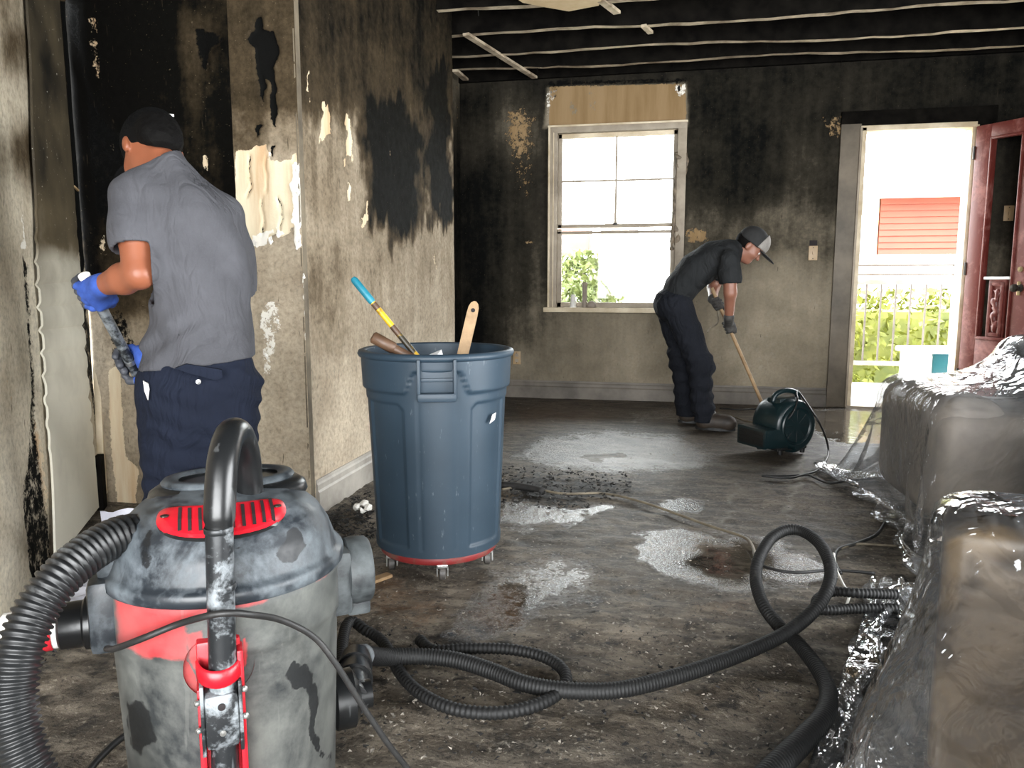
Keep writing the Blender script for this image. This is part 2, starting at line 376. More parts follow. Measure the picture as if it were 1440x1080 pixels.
def floor_mat():
    m = Mat('wet_sooty_floor'); c = m.coord()
    n1 = m.noise(1.5, 9, .65, dist=.5); n2 = m.noise(14, 8, .7); n3 = m.noise(70, 5, .65); n5 = m.noise(1, 7, .65, c=m.coord((5, 14, 1)))
    col = m.ramp(n1, [(.3, lin(48, 44, 39)), (.5, lin(88, 80, 70)), (.68, lin(120, 108, 93))])
    col = m.mix(m.thr(n2, .56, .14), col, lin(50, 46, 41))
    col = m.mix(m.math('MULTIPLY', m.thr(n5, .55, .15), .65), col, lin(138, 128, 114))
    col = m.mix(m.math('MULTIPLY', m.thr(n3, .62, .06), .7), col, lin(150, 142, 128))
    col = m.mix(m.math('MULTIPLY', m.thr(n3, .4, -.06), .7), col, lin(34, 32, 30))
    jj = m.math('ADD', m.math('MULTIPLY', m.math('SUBTRACT', n2, .5), 1.2), m.math('MULTIPLY', m.math('SUBTRACT', n3, .5), .9))
    rust = m.thr(m.math('ADD', m.attr('rust'), jj), .6, .5); col = m.mix(m.math('MULTIPLY', rust, .6), col, lin(112, 82, 54))
    blk = m.thr(m.math('ADD', m.attr('char'), jj), .6, .3); col = m.mix(m.math('MULTIPLY', blk, .9), col, lin(20, 19, 18))
    pale = m.thr(m.math('ADD', m.attr('pale'), jj), .6, .5); col = m.mix(m.math('MULTIPLY', pale, .5), col, lin(176, 168, 154))
    wet = m.thr(m.math('ADD', m.attr('wet'), m.math('MULTIPLY', jj, .75)), .5, .3)
    damp = m.thr(m.math('ADD', m.attr('damp'), m.math('MULTIPLY', jj, .6)), .5, .6)
    col = m.mix(m.math('MULTIPLY', m.math('MAXIMUM', wet, damp), .45), col, lin(22, 20, 18))
    seam = m.math('MINIMUM', m.attr('seam'), 1)
    col = m.mix(m.math('MULTIPLY', seam, m.thr(n2, .45, .2)), col, lin(150, 146, 136))
    r = m.mix(damp, (.8,)*3, (.58,)*3); rw = m.mix(m.attr('film'), (.09,)*3, (.40,)*3); r = m.mix(wet, r, rw)
    h = m.math('ADD', m.math('ADD', m.math('MULTIPLY', n2, 1.2), m.math('MULTIPLY', n3, .6)), m.math('MULTIPLY', n5, .9))
    hw = m.math('MULTIPLY', m.math('ADD', m.noise(16, 4, .6), m.math('MULTIPLY', n3, m.math('MULTIPLY', m.attr('film'), 4.5))), .16)
    dry = m.math('MULTIPLY', m.math('SUBTRACT', 1, wet), m.math('SUBTRACT', 1, m.math('MULTIPLY', damp, .45))); h = m.math('ADD', m.math('MULTIPLY', h, dry), m.math('MULTIPLY', hw, wet))
    return m.pbr(col, r, 0, m.bump(h, .8, .014), spec=m.math('ADD', .3, m.math('MULTIPLY', wet, .7)))
M['floor'] = floor_mat()
M['char_wood'] = simple('charred_timber', lin(8, 7, 6), lin(21, 19, 16), 9, .9, 0, .5, 40, .006, .05)
M['joist_edge'] = simple('pale_lit_joist_edge', lin(120, 104, 84), lin(206, 190, 164), 6, .8, 0, .4, 50, .004)  # plaster residue tone, lightened further to paint window light on joist undersides
M['deck'] = simple('burnt_deck_boards', lin(7, 6, 5), lin(18, 16, 13), 5, .9, 0, .5, 30, .006, .05)
M['tan_plaster'] = simple('tan_plaster_remnant', lin(186, 160, 122), lin(206, 186, 150), 5, .8)
M['trim_dirty'] = simple('sooty_painted_trim', lin(120, 108, 92), lin(160, 148, 130), 4, .6, 0, .2, 40)
M['trim_pale'] = simple('smoke_yellowed_trim', lin(176, 158, 128), lin(214, 200, 174), 5, .55, 0, .15, 40)
M['baseboard'] = simple('grimy_baseboard_paint', lin(130, 124, 116), lin(176, 170, 160), 4, .55, 0, .2, 40)
M['baseboard_dark'] = simple('sooty_baseboard_paint', lin(82, 76, 68), lin(116, 108, 98), 4, .55, 0, .2, 40)
M['red_door'] = dusty('oxblood_door_paint', lin(92, 38, 32), lin(140, 92, 84), .44, 5, .4)
M['white_metal'] = simple('chalky_white_paint', lin(214, 210, 202), lin(236, 234, 228), 6, .6)
M['plate'] = simple('yellowed_plate_plastic', lin(146, 120, 84), lin(166, 140, 104), 8, .45)
M['dark_metal'] = simple('dark_tarnished_metal', lin(42, 40, 38), lin(70, 66, 60), 20, .4, .7)
M['brass'] = simple('tarnished_brass', lin(150, 130, 92), lin(186, 170, 130), 20, .35, .8)
M['char_vinyl'] = simple('melted_vinyl', lin(60, 52, 42), lin(128, 112, 92), 14, .6, 0, .6, 24, .01)
M['cord'] = simple('black_cord_rubber', lin(22, 22, 22), lin(34, 33, 32), 20, .5)
M['cord_tan'] = simple('dusty_tan_cord', lin(84, 76, 62), lin(120, 110, 92), 12, .6)
M['hose'] = dusty('black_ribbed_hose', lin(26, 27, 28), lin(92, 94, 94), .40, 6, .4)
M['hose_black'] = dusty('sooty_black_hose', lin(11, 11, 11), lin(62, 60, 56), .28, 7, .65)
M['vac_grey'] = dusty('dusty_grey_vacuum_plastic', lin(30, 33, 35), lin(82, 87, 88), .5, 4, .45)
M['vac_lid'] = dusty('dusty_black_vacuum_lid', lin(32, 37, 42), lin(98, 105, 110), .47, 5, .38, smear=True)
M['vac_tank'] = dusty('dusty_vacuum_tank', lin(38, 41, 42), lin(104, 105, 100), .52, 4, .45, 'red', lin(176, 24, 32), smear=True)
M['vac_red'] = dusty('vacuum_red_plastic', lin(170, 18, 32), lin(180, 90, 92), .36, 9, .35)
M['vac_black'] = dusty('vacuum_black_plastic', lin(22, 23, 24), lin(110, 112, 112), .34, 8, .3)
M['tube_metal'] = dusty('scuffed_black_tube', lin(36, 38, 40), lin(150, 156, 160), .47, 16, .35, metal=.3)
M['steel'] = simple('bright_bolt_steel', lin(170, 170, 168), lin(206, 206, 202), 30, .3, .9)
M['slot'] = simple('dark_slot', lin(14, 10, 10), lin(30, 14, 16), 30, .8)
def can_mat():
    m = Mat('blue_grey_can_plastic'); n = m.noise(3, 6); n2 = m.noise(70, 4, .6, c=m.coord((1, 1, .25)))
    col = m.ramp(n, [(.3, lin(34, 48, 59)), (.7, lin(44, 59, 71))]); col = m.mix(m.math('MULTIPLY', m.thr(n2, .68, .05), .3), col, lin(130, 138, 142))
    return m.pbr(col, .48, 0, m.bump(n2, .08, .002), spec=.4)
M['can'] = can_mat()
M['dolly_red'] = dusty('chipped_red_dolly', lin(120, 34, 34), lin(96, 78, 66), .44, 9, .5)
M['caster'] = simple('caster_rubber', lin(52, 50, 48), lin(92, 88, 84), 20, .5)
M['wood'] = simple('weathered_handle_wood', lin(118, 92, 62), lin(154, 126, 90), 12, .6)
M['wood_dark'] = simple('dark_handle_wood', lin(64, 46, 34), lin(98, 72, 52), 12, .5)
M['teal_grip'] = simple('teal_grip_rubber', lin(22, 104, 122), lin(38, 130, 148), 12, .5)
M['yellow_pole'] = None
M['paper'] = simple('white_paper', lin(214, 214, 214), lin(236, 236, 236), 6, .8)
M['paper_blue'] = simple('pale_lilac_sheet', lin(196, 198, 212), lin(222, 222, 232), 6, .7)
def yp():
    m = Mat('yellow_taped_pole'); n = m.noise(9, 4, .6); col = m.mix(m.thr(n, .5, .08), lin(206, 164, 30), lin(40, 34, 22)); return m.pbr(col, .45)
M['yellow_pole'] = yp()
def cloth(name, a, b, nscale, wr=.5, extra=None):
    m = Mat(name); n = m.noise(nscale, 7, .6); n2 = m.noise(260, 2, .5); f = m.math('ABSOLUTE', m.math('SUBTRACT', m.noise(7, 3, .5, c=m.coord((1.3, 1.3, .6)), dist=1.6), .5))
    col = m.mix(m.thr(n, .5, .4), a, b); col = m.mix(m.math('MULTIPLY', m.thr(n2, .6, .2), .3), col, b)
    return m.pbr(col, .9, 0, m.bump(m.math('ADD', m.math('MULTIPLY', f, 1.6), m.math('MULTIPLY', n2, .03)), wr, .03), spec=.15)
M['tee'] = cloth('grey_heather_jersey', lin(58, 58, 61), lin(77, 77, 81), 5, .45)
M['trousers'] = cloth('navy_work_cotton', lin(17, 21, 32), lin(22, 27, 40), 6, .6)
M['dark_shirt'] = cloth('charcoal_work_shirt', lin(27, 29, 30), lin(38, 39, 40), 6, .6)
M['dark_trousers'] = cloth('dark_navy_work_trousers', lin(19, 21, 26), lin(27, 29, 35), 6, .7)
M['boot'] = simple('muddy_boot_leather', lin(36, 30, 25), lin(60, 50, 41), 14, .6, 0, .4, 60)
def skin(name, a, b):
    m = Mat(name); n = m.noise(14, 5); return m.pbr(m.mix(n, a, b), .45, 0, m.bump(m.noise(120, 3), .1, .002), spec=.4)
M['skin'] = skin('tanned_skin', lin(122, 70, 47), lin(138, 82, 58)); M['skin2'] = skin('ruddy_skin', lin(118, 78, 62), lin(132, 90, 73))
M['hair'] = simple('black_hair', lin(6, 5, 5), lin(11, 10, 9), 40, .8, 0, .6, 200, .004, .1)
M['cap_black'] = simple('black_cap_cloth', lin(6, 6, 6), lin(11, 11, 11), 20, .9, 0, .2, 60, .004, .08)
M['cap_dark'] = simple('dark_cap_cloth', lin(24, 24, 24), lin(33, 33, 33), 20, .85)
M['cap_grey'] = simple('pale_grey_cap_front', lin(116, 112, 107), lin(136, 132, 126), 20, .85)
M['glove_blue'] = simple('blue_knit_glove', lin(34, 62, 132), lin(46, 78, 156), 40, .85, 0, .3, 150, .003)
M['glove_palm'] = simple('grey_rubber_glove_coating', lin(50, 52, 58), lin(66, 68, 74), 30, .6)
M['glove_dark'] = simple('dark_work_glove', lin(46, 44, 42), lin(66, 63, 60), 40, .8, 0, .3, 150, .003)
M['tattoo'] = None
M['blower'] = dusty('teal_blower_plastic', lin(12, 30, 33), lin(50, 68, 70), .36, 6, .35)
M['grille'] = simple('black_grille', lin(12, 13, 13), lin(22, 22, 22), 30, .5)
M['camel'] = simple('camel_leather', lin(78, 59, 30), lin(92, 71, 39), 4, .42, 0, .15, 90, .003)
M['black_leather'] = simple('black_leather', lin(20, 20, 21), lin(34, 34, 35), 5, .4, 0, .15, 60, .004)
M['taupe'] = simple('taupe_upholstery', lin(128, 116, 104), lin(150, 138, 124), 6, .6)
def plastic(name, milk, wr, fm=1.25):
    m = Mat(name); n = m.noise(2.8, 3, .5, dist=1.2); n2 = m.noise(10, 3, .5, dist=1.0)
    h = m.math('ADD', m.math('MULTIPLY', m.math('ABSOLUTE', m.math('SUBTRACT', n, .5)), 1.6), m.math('MULTIPLY', m.math('ABSOLUTE', m.math('SUBTRACT', n2, .5)), .35)); nrm = m.bump(h, wr, .05)
    t = m.n('ShaderNodeBsdfTransparent'); t.inputs[0].default_value = (.93, .94, .95, 1)
    g = m.n('ShaderNodeBsdfGlossy'); g.inputs['Roughness'].default_value = .13; g.inputs[0].default_value = (1, 1, 1, 1); m.set(g.inputs['Normal'], nrm)
    d = m.n('ShaderNodeBsdfDiffuse'); d.inputs[0].default_value = (.72, .74, .76, 1); m.set(d.inputs['Normal'], nrm)
    tr = m.n('ShaderNodeBsdfTranslucent'); tr.inputs[0].default_value = (.72, .74, .76, 1); m.set(tr.inputs['Normal'], nrm)
    a = m.n('ShaderNodeMixShader'); a.inputs[0].default_value = .5; m.nt.links.new(d.outputs[0], a.inputs[1]); m.nt.links.new(tr.outputs[0], a.inputs[2])
    lw = m.n('ShaderNodeLayerWeight'); lw.inputs[0].default_value = .35; m.set(lw.inputs['Normal'], nrm)
    mk = m.math('ADD', m.math('MULTIPLY', lw.outputs['Facing'], .16), milk, clamp=True)
    b = m.n('ShaderNodeMixShader'); m.set(b.inputs[0], mk); m.nt.links.new(t.outputs[0], b.inputs[1]); m.nt.links.new(a.outputs[0], b.inputs[2])
    fr = m.n('ShaderNodeFresnel'); fr.inputs[0].default_value = 1.55; m.set(fr.inputs['Normal'], nrm)
    k = m.math('MULTIPLY', fr.outputs[0], fm, clamp=True)
    e = m.n('ShaderNodeMixShader'); m.set(e.inputs[0], k); m.nt.links.new(b.outputs[0], e.inputs[1]); m.nt.links.new(g.outputs[0], e.inputs[2])
    m.nt.links.new(e.outputs[0], m.o.inputs[0]); return m.m
M['plastic'] = plastic('clear_plastic_sheeting', .05, 1.0)
M['plastic2'] = plastic('clear_plastic_sheeting_far', .12, 1.0, .75)
def glass():
    m = Mat('window_glass'); t = m.n('ShaderNodeBsdfTransparent'); t.inputs[0].default_value = (.95, .96, .95, 1); g = m.n('ShaderNodeBsdfGlossy'); g.inputs['Roughness'].default_value = .03
    f = m.n('ShaderNodeFresnel'); f.inputs[0].default_value = 1.45; e = m.n('ShaderNodeMixShader'); m.nt.links.new(f.outputs[0], e.inputs[0]); m.nt.links.new(t.outputs[0], e.inputs[1]); m.nt.links.new(g.outputs[0], e.inputs[2]); m.nt.links.new(e.outputs[0], m.o.inputs[0]); return m.m
M['glass'] = glass()
M['concrete'] = simple('pale_balcony_concrete', lin(206, 204, 198), lin(226, 224, 218), 4, .7)
M['rail'] = simple('painted_railing', lin(70, 62, 57), lin(86, 78, 71), 8, .5)
M['rail_pale'] = simple('beige_railing_paint', lin(114, 100, 88), lin(128, 114, 102), 8, .5)
M['leaf'] = simple('sunlit_leaf', lin(72, 80, 12), lin(106, 108, 24), 3, .6)
M['leaf_dark'] = simple('shrub_leaf', lin(78, 92, 40), lin(112, 120, 64), 3, .6)
M['stucco_white'] = simple('white_stucco', lin(226, 224, 220), lin(240, 238, 234), 2, .8)
M['stucco_red'] = simple('coral_red_boards', lin(102, 42, 26), lin(109, 49, 31), 1, .7)
M['ground'] = simple('pale_yard_ground', lin(160, 160, 140), lin(190, 188, 170), 1, .9)
M['eave'] = simple('russet_eave', lin(103, 76, 71), lin(118, 90, 83), 2, .8)
M['bark'] = simple('grey_bark', lin(98, 86, 79), lin(120, 108, 100), 6, .9)
M['bin_teal'] = simple('teal_bin_plastic', lin(4, 70, 80), lin(9, 80, 88), 6, .4)
M['bin_white'] = simple('white_bin_plastic', lin(222, 222, 220), lin(236, 236, 234), 6, .4)
M['chip'] = simple('ash_chip', lin(70, 66, 60), lin(160, 152, 140), 30, .8)
M['ember'] = simple('black_debris', lin(14, 14, 14), lin(34, 32, 30), 30, .75)
M['tape_label'] = simple('label_red', lin(190, 30, 44), lin(206, 44, 56), 10, .4)

# ================================================================== ROOM
YB, XW, YE = 6.9, -1.6, 5.42           # far wall, side wall, end of the side wall
YM = 3.13                               # wall facing the viewpoint beside the pilaster
ZC = 2.8
def grid_wall(name, mat, org, du, us, zs, holes=(), layers=None, relief=.004, seed=1, nrm=None):
    org = np.array(org, float); du = np.array(du, float); us = np.array(us); zs = np.array(zs)
    U, Z = np.meshgrid(us, zs, indexing='ij'); V = org+U.reshape(-1, 1)*du+Z.reshape(-1, 1)*np.array([0, 0, 1.]); n = len(zs); F = []
    uc = (us[1:]+us[:-1])/2; zc = (zs[1:]+zs[:-1])/2; keep = np.ones((len(uc), len(zc)), bool)
    for a, b, c, d in holes: keep &= ~((uc[:, None] > a) & (uc[:, None] < b) & (zc > c) & (zc < d))
    I, J = np.nonzero(keep); F = np.stack([I*n+J, (I+1)*n+J, (I+1)*n+J+1, I*n+J+1], 1)
    P, _ = proj(V); at = layers(P, V) if layers else {}
    for k in ('soot', 'bare', 'white', 'char', 'tone'): at.setdefault(k, np.zeros(len(V)))
    nn = np.array(nrm if nrm is not None else np.cross(du, (0, 0, 1)), float)
    V = V+nn*((vnoise(V, 6, seed, 4)*relief*2-at['char']*.012-at['bare']*.004+at['white']*.003)[:, None])
    o = mesh(name, V, F, mat, None, True, at); o['kind'] = 'structure'; return o
def steps(a, b, d, extra=()):
    x = list(np.linspace(a, b, max(2, int(round((b-a)/d))+1))); x += list(extra); return np.array(sorted(set(round(t, 5) for t in x)))
def strip(u0, v0, u1, v1, w, j=0): return [(u0-w/2, v0), (u0+w/2, v0), ((u0+u1)/2+w/2+j, (v0+v1)/2), (u1+w/2, v1), (u1-w/2, v1), ((u0+u1)/2-w/2+j, (v0+v1)/2)]
# ---- side wall (pale, receding)
def L_side(P, V):
    P = P+np.stack([vnoise(V, 12, 31, 4)*26, vnoise(V*np.array([1, 1, .2]), 18, 32, 4)*70], 1)
    s = idw(P, [(430, 20, .92), (520, 20, .94), (620, 20, .95), (430, 120, .86), (520, 110, .86), (620, 90, .92), (450, 220, .56), (490, 260, .54), (440, 300, .54), (480, 320, .5), (600, 230, .56),
        (540, 370, .56), (600, 380, .52), (450, 400, .66), (470, 450, .6), (500, 430, .46), (560, 440, .42), (620, 430, .4), (450, 560, .3), (480, 620, .14), (510, 560, .16), (470, 680, .08), (620, 520, .24), (560, 520, .26), (640, 600, .24)], 3.2)
    s = paint(s, P, [([(514, 165), (530, 145), (545, 148), (560, 140), (575, 165), (590, 175), (596, 215), (588, 260), (592, 300), (575, 330), (560, 318), (552, 345), (545, 320), (530, 310), (515, 290), (518, 240), (510, 200)], 1.15, 26),
        ([(605, 130), (614, 100), (628, 95), (634, 200), (636, 300), (625, 325), (615, 300), (606, 320), (600, 250), (604, 190)], 1.1, 12),
        ([(430, 345), (450, 335), (475, 350), (485, 420), (470, 480), (440, 470)], .6, 40)])
    b = paint(np.zeros(len(P)), P, [(strip(433, 96, 435, 140, 5), .7, 4), (strip(458, 135, 456, 205, 8), .95, 4), (strip(490, 165, 490, 230, 8), .95, 4), (strip(490, 273, 491, 303, 8), .8, 4), (strip(514, 278, 512, 312, 6), .8, 4), (strip(550, 215, 552, 235, 4), .6, 3), (strip(612, 345, 612, 400, 4), .5, 3), (strip(547, 60, 547, 130, 3), .4, 2)])
    d = vnoise(V*np.array([1, 1, .12]), 16, 3, 3); b = b+np.where((P[:, 1] > 300) & (d > .3), .25, 0)
    w = paint(np.zeros(len(P)), P, [([(420, 335), (432, 338), (430, 350), (420, 346)], .7, 5)])
    return {'soot': s, 'bare': b, 'white': w}
grid_wall('wall_side', M['wall'], (XW, YM, -.05), (0, 1, 0), steps(0, YE-YM, .016), steps(0, 4.2, .02), layers=L_side, seed=1, nrm=(1, 0, 0))
mb = MB().add([(XW-.004, YE-.006, -.05), (XW-.004, YE-.006, 4.2), (-2.2, YE-.006, 4.2), (-2.2, YE-.006, -.05)], [(0, 1, 2, 3)]); o = mb.build('wall_return', M['deck']); o['kind'] = 'structure'
# ---- recessed continuation of the side wall
def L_rec(P, V):
    s = np.clip(.95-.5*np.clip((230-P[:, 1])/150, 0, 1), 0, 1); return {'soot': s, 'bare': paint(np.zeros(len(P)), P, [([(634, 105), (652, 118), (650, 190), (634, 200)], .45, 20)])}
grid_wall('wall_recess', M['wall_back'], (-1.97, YE-.03, -.05), (0, 1, 0), steps(0, YB-YE+.1, .03), steps(0, ZC+.3, .03), layers=L_rec, seed=2, nrm=(1, 0, 0))
# ---- far wall with window and doorway
WX0, WX1, WZ0, WZ1 = ony(776, 300, YB)[0], ony(958, 300, YB)[0], ony(800, 434, YB)[2], ony(860, 179, YB)[2]
DX0, DX1, DZ1 = ony(1200, 350, YB)[0], ony(1371, 200, YB)[0], ony(1290, 177, YB)[2]
def L_back(P, V):
    s = idw(P, [(660, 150, .9), (665, 300, .97), (680, 420, .9), (670, 500, .8), (720, 180, .72), (720, 300, .9), (745, 380, .82), (740, 460, .62), (720, 520, .45), (770, 500, .45), (850, 470, .42), (900, 520, .3), (1000, 150, .92), (1000, 250, .9), (1000, 330, .7), (1080, 130, .93), (1080, 250, .88), (1090, 320, .66),
        (1150, 150, .9), (1170, 260, .84), (1150, 330, .6), (1080, 400, .34), (1100, 470, .2), (1080, 530, .16), (1160, 450, .32), (1175, 520, .38), (1300, 140, .95), (1420, 150, .95), (1420, 300, .8), (1420, 420, .62), (800, 530, .3), (900, 110, .9), (780, 110, .92)], 3.0)
    s = paint(s, P, [([(770, 123), (965, 118), (968, 178), (765, 180)], .28, 6), ([(1010, 180), (1090, 185), (1085, 275), (1020, 280)], .97, 40), ([(640, 260), (690, 230), (700, 480), (640, 500)], .98, 50)])
    b = paint(np.zeros(len(P)), P, [([(772, 121), (964, 117), (966, 178), (772, 179)], .95, 5), ([(705, 150), (735, 142), (758, 165), (756, 205), (745, 235), (722, 232), (703, 200)], .6, 36), ([(712, 225), (758, 220), (756, 290), (728, 290)], .46, 30), ([(1150, 165), (1190, 155), (1188, 195), (1165, 200), (1160, 185)], .55, 14), ([(820, 130), (838, 124), (842, 158), (828, 156)], .62, 8), ([(798, 140), (812, 146), (814, 166), (800, 160)], .55, 8), ([(736, 338), (752, 338), (750, 346), (738, 344)], .7, 6), ([(960, 320), (992, 318), (1000, 340), (965, 345)], .62, 10)])
    w = paint(np.zeros(len(P)), P, [([(943, 118), (966, 114), (966, 136), (955, 138)], .6, 6), ([(766, 125), (790, 122), (776, 150), (772, 175), (764, 170)], .5, 8)])
    c = paint(np.zeros(len(P)), P, [([(768, 122), (790, 120), (784, 138), (772, 142)], .5, 6), ([(950, 116), (958, 118), (960, 134), (952, 130)], .7, 4), ([(770, 112), (968, 108), (968, 117), (770, 122)], .6, 5)])
    return {'soot': s, 'bare': b, 'white': w, 'char': c}
grid_wall('wall_back', M['wall_back'], (0, YB, -.05), (1, 0, 0), steps(-2.1, 3.15, .025, (WX0, WX1, DX0, DX1)), steps(0, 3.25, .025, (WZ0+.05, WZ1+.05, DZ1+.05)), holes=[(WX0, WX1, WZ0+.05, WZ1+.05), (DX0, DX1, -1, DZ1+.05)], layers=L_back, seed=3, nrm=(0, -1, 0))
# ---- wall beside the pilaster, facing the viewpoint
XI = onp(140, 700, (0, YM, 0), (0, 1, 0))[0]; XP0 = ony(343, 360, YM)[0]
def L_mid(P, V):
    s = idw(P, [(110, 50, 1.05), (200, 60, 1.05), (300, 60, .98), (180, 180, 1.05), (300, 250, 1.0), (260, 150, 1.0), (150, 300, .99), (130, 400, .95), (160, 420, .85), (180, 480, .5), (170, 600, .35), (190, 650, .5), (300, 400, .8), (145, 520, .2), (200, 700, .5)], 3.2)
    s = paint(s, P, [([(120, 410), (144, 410), (148, 560), (140, 620), (128, 560)], .12, 6), ([(300, 130), (300, 30), (260, 20), (255, 130), (275, 160)], .9, 30)])
    b = paint(np.zeros(len(P)), P, [([(150, 520), (168, 510), (172, 560), (176, 640), (196, 660), (192, 712), (165, 715), (155, 640)], .85, 8), ([(118, 20), (140, 20), (148, 100), (138, 130), (122, 90)], .48, 16), ([(276, 45), (292, 40), (292, 90), (284, 105), (276, 70)], .6, 8), ([(152, 195), (160, 205), (158, 215), (150, 206)], .8, 4), ([(136, 340), (148, 320), (150, 352), (142, 370)], .55, 6), ([(284, 212), (296, 220), (292, 244), (282, 235)], .6, 6)])
    c = paint(np.zeros(len(P)), P, [([(82, 0), (112, 0), (120, 200), (130, 300), (150, 330), (200, 330), (190, 200), (150, 170), (118, 120)], .62, 14), ([(270, 35), (310, 45), (315, 60), (295, 70), (288, 110), (275, 80)], .7, 8), ([(148, 440), (170, 430), (190, 480), (196, 540), (175, 505), (156, 520)], .6, 10)])
    return {'soot': s, 'bare': b, 'char': c}
grid_wall('wall_alcove', M['wall'], (XI-.03, YM, -.05), (1, 0, 0), steps(0, XP0-XI+.05, .012), steps(0, 4.2, .016), layers=L_mid, seed=4, nrm=(0, -1, 0))
M['trim_sooted'] = simple('soot_stained_corner', lin(70, 62, 50), lin(130, 118, 98), 3, .8, 0, .2, 40)
# ---- pilaster with torn plaster
def L_pil(P, V):
    P = P+np.stack([vnoise(V, 22, 41, 4)*14, vnoise(V, 20, 42, 4)*26], 1)
    s = idw(P, [(340, 20, .86), (400, 30, .85), (345, 120, .82), (400, 130, .8), (340, 190, .68), (405, 190, .58), (380, 250, .2), (360, 350, .34), (410, 360, .36), (390, 420, .28), (400, 520, .24), (420, 620, .12), (380, 680, .16), (420, 700, .08), (360, 600, .3)], 3.2)
    b = paint(np.zeros(len(P)), P, [([(328, 212), (372, 205), (380, 225), (420, 222), (422, 320), (408, 322), (398, 335), (388, 326), (380, 344), (350, 348), (330, 330)], .9, 6), ([(386, 75), (394, 100), (396, 180), (384, 205), (390, 140)], .4, 8)])
    w = paint(np.zeros(len(P)), P, [([(411, 228), (423, 226), (426, 345), (415, 350), (412, 320), (408, 280)], .95, 5), ([(352, 330), (385, 325), (378, 347), (352, 349)], .8, 5), ([(386, 320), (402, 324), (396, 338), (390, 332)], .75, 4), ([(362, 430), (394, 425), (398, 460), (388, 500), (378, 530), (366, 528)], .58, 12), ([(424, 380), (433, 380), (438, 500), (430, 500)], .62, 5), ([(372, 200), (384, 210), (380, 235), (374, 230)], .5, 5)])
    c = paint(np.zeros(len(P)), P, [([(357, 30), (366, 18), (372, 40), (384, 46), (392, 75), (386, 95), (389, 140), (386, 175), (380, 170), (378, 120), (372, 110), (370, 150), (362, 115), (356, 95), (360, 70), (346, 52)], 1.0, 5), ([(360, 178), (370, 172), (366, 190), (360, 190)], .8, 4), ([(378, 206), (386, 200), (382, 222), (378, 216)], .85, 3), (strip(352, 215, 350, 275, 4), .62, 3), (strip(373, 225, 373, 270, 3), .58, 3), (strip(392, 280, 393, 322, 3), .7, 3), (strip(369, 280, 370, 330, 4), .5, 3)])
    return {'soot': s, 'bare': b, 'white': w, 'char': c}
pl = grid_wall('wall_pilaster', M['wall'], (XP0, YM-.045, -.05), (1, 0, 0), steps(0, XW-XP0+.012, .006), steps(0, 4.2, .008), layers=L_pil, seed=5, nrm=(0, -1, 0), relief=.003)
mb = MB(); mb.box((XP0+.001, YM-.02, 0), (XW+.004, YM+.01, 4.2)); mb.box((XP0+.002, YM-.04, 0), (XP0+.006, YM-.01, 4.2)); mb.box((XW+.002, YM-.045, 0), (XW+.008, YM-.01, 4.2)); mb.build('corner_stud', M['trim_sooted'], pl)
# curled plaster flakes on the pilaster edge
def flake(name, parent, uv, size, Y, mat, seed):
    r = np.random.default_rng(seed); n = 9; a = np.sort(r.uniform(0, 2*np.pi, n)); p = ony(uv[0], uv[1], Y); V = []; F = []
    rr = r.uniform(.6, 1.1, n)*size; V.append(p+np.array([0, -.012, 0]))
    for t, q in zip(a, rr): V.append(p+np.array([q*math.cos(t)*.6, -.006-.02*abs(math.sin(t*1.5+seed))*q/size*.6, q*math.sin(t)]))
    k = len(V)
    V += [v+np.array([0, .005, 0]) for v in V[:k]]
    for i in range(n):
        j = (i+1) % n; F += [(0, 1+i, 1+j), (k, k+1+j, k+1+i), (1+i, k+1+i, k+1+j, 1+j)]
    return mesh(name, V, F, mat, parent, False)
for i, (u, v, s_) in enumerate([(418, 236, .02), (420, 270, .022), (416, 300, .018), (422, 335, .022), (382, 338, .018), (360, 342, .02), (394, 330, .012), (428, 388, .014), (392, 452, .015), (376, 500, .016)]):
    flake('plaster_flake', pl, (u, v), s_, YM-.05, M['white_metal'], i)
# ---- angled wall at the left edge
A_ = np.array([XI+.02, YM, 0]); B_ = flo(0, 884); DL = (B_-A_); LEN = np.linalg.norm(DL); DL /= LEN; NL = np.array([-DL[1], DL[0], 0]); NL = NL if NL[0] > 0 else -NL
def lp(u, v, off=0.): return onp(u, v, A_+NL*off, NL)
def L_left(P, V):
    s = idw(P, [(10, 20, .6), (40, 60, .78), (80, 60, .9), (10, 150, .3), (60, 200, .84), (90, 250, .9), (10, 300, .05), (20, 420, .0), (40, 500, .1), (20, 600, .05), (30, 700, .12), (20, 800, .1), (60, 770, .6), (140, 500, .6), (110, 150, .97)], 3.2)
    c = paint(np.zeros(len(P)), P, [([(30, 350), (44, 370), (50, 480), (58, 620), (74, 740), (76, 790), (52, 828), (40, 800), (30, 700), (40, 640), (44, 560), (40, 480)], .62, 10), ([(84, 0), (112, 0), (116, 240), (128, 330), (118, 420), (104, 300), (94, 120)], .8, 10), ([(108, 420), (126, 430), (150, 640), (140, 640)], .62, 8)])
    b = paint(np.zeros(len(P)), P, [([(46, 560), (56, 590), (66, 640), (72, 720), (66, 745), (58, 690), (48, 640)], .6, 8), ([(0, 540), (20, 520), (26, 560), (8, 590)], .45, 16)])
    w = paint(np.zeros(len(P)), P, [(strip(30, 300, 34, 350, 5), .6, 4), ([(28, 340), (36, 340), (36, 354), (28, 352)], .8, 4)])
    return {'soot': s, 'bare': b, 'char': c, 'white': w}
M['wall_l'] = wall_mat('lightened_stained_plaster', lin(214, 205, 184), lin(194, 182, 160))  # copy of the plaster, lightened in place of light this wall lacks
wl = grid_wall('wall_left', M['wall_l'], A_-np.array([0, 0, .05]), DL, steps(0, LEN+.42, .012), steps(0, 4.2, .016), layers=L_left, seed=6, nrm=NL)
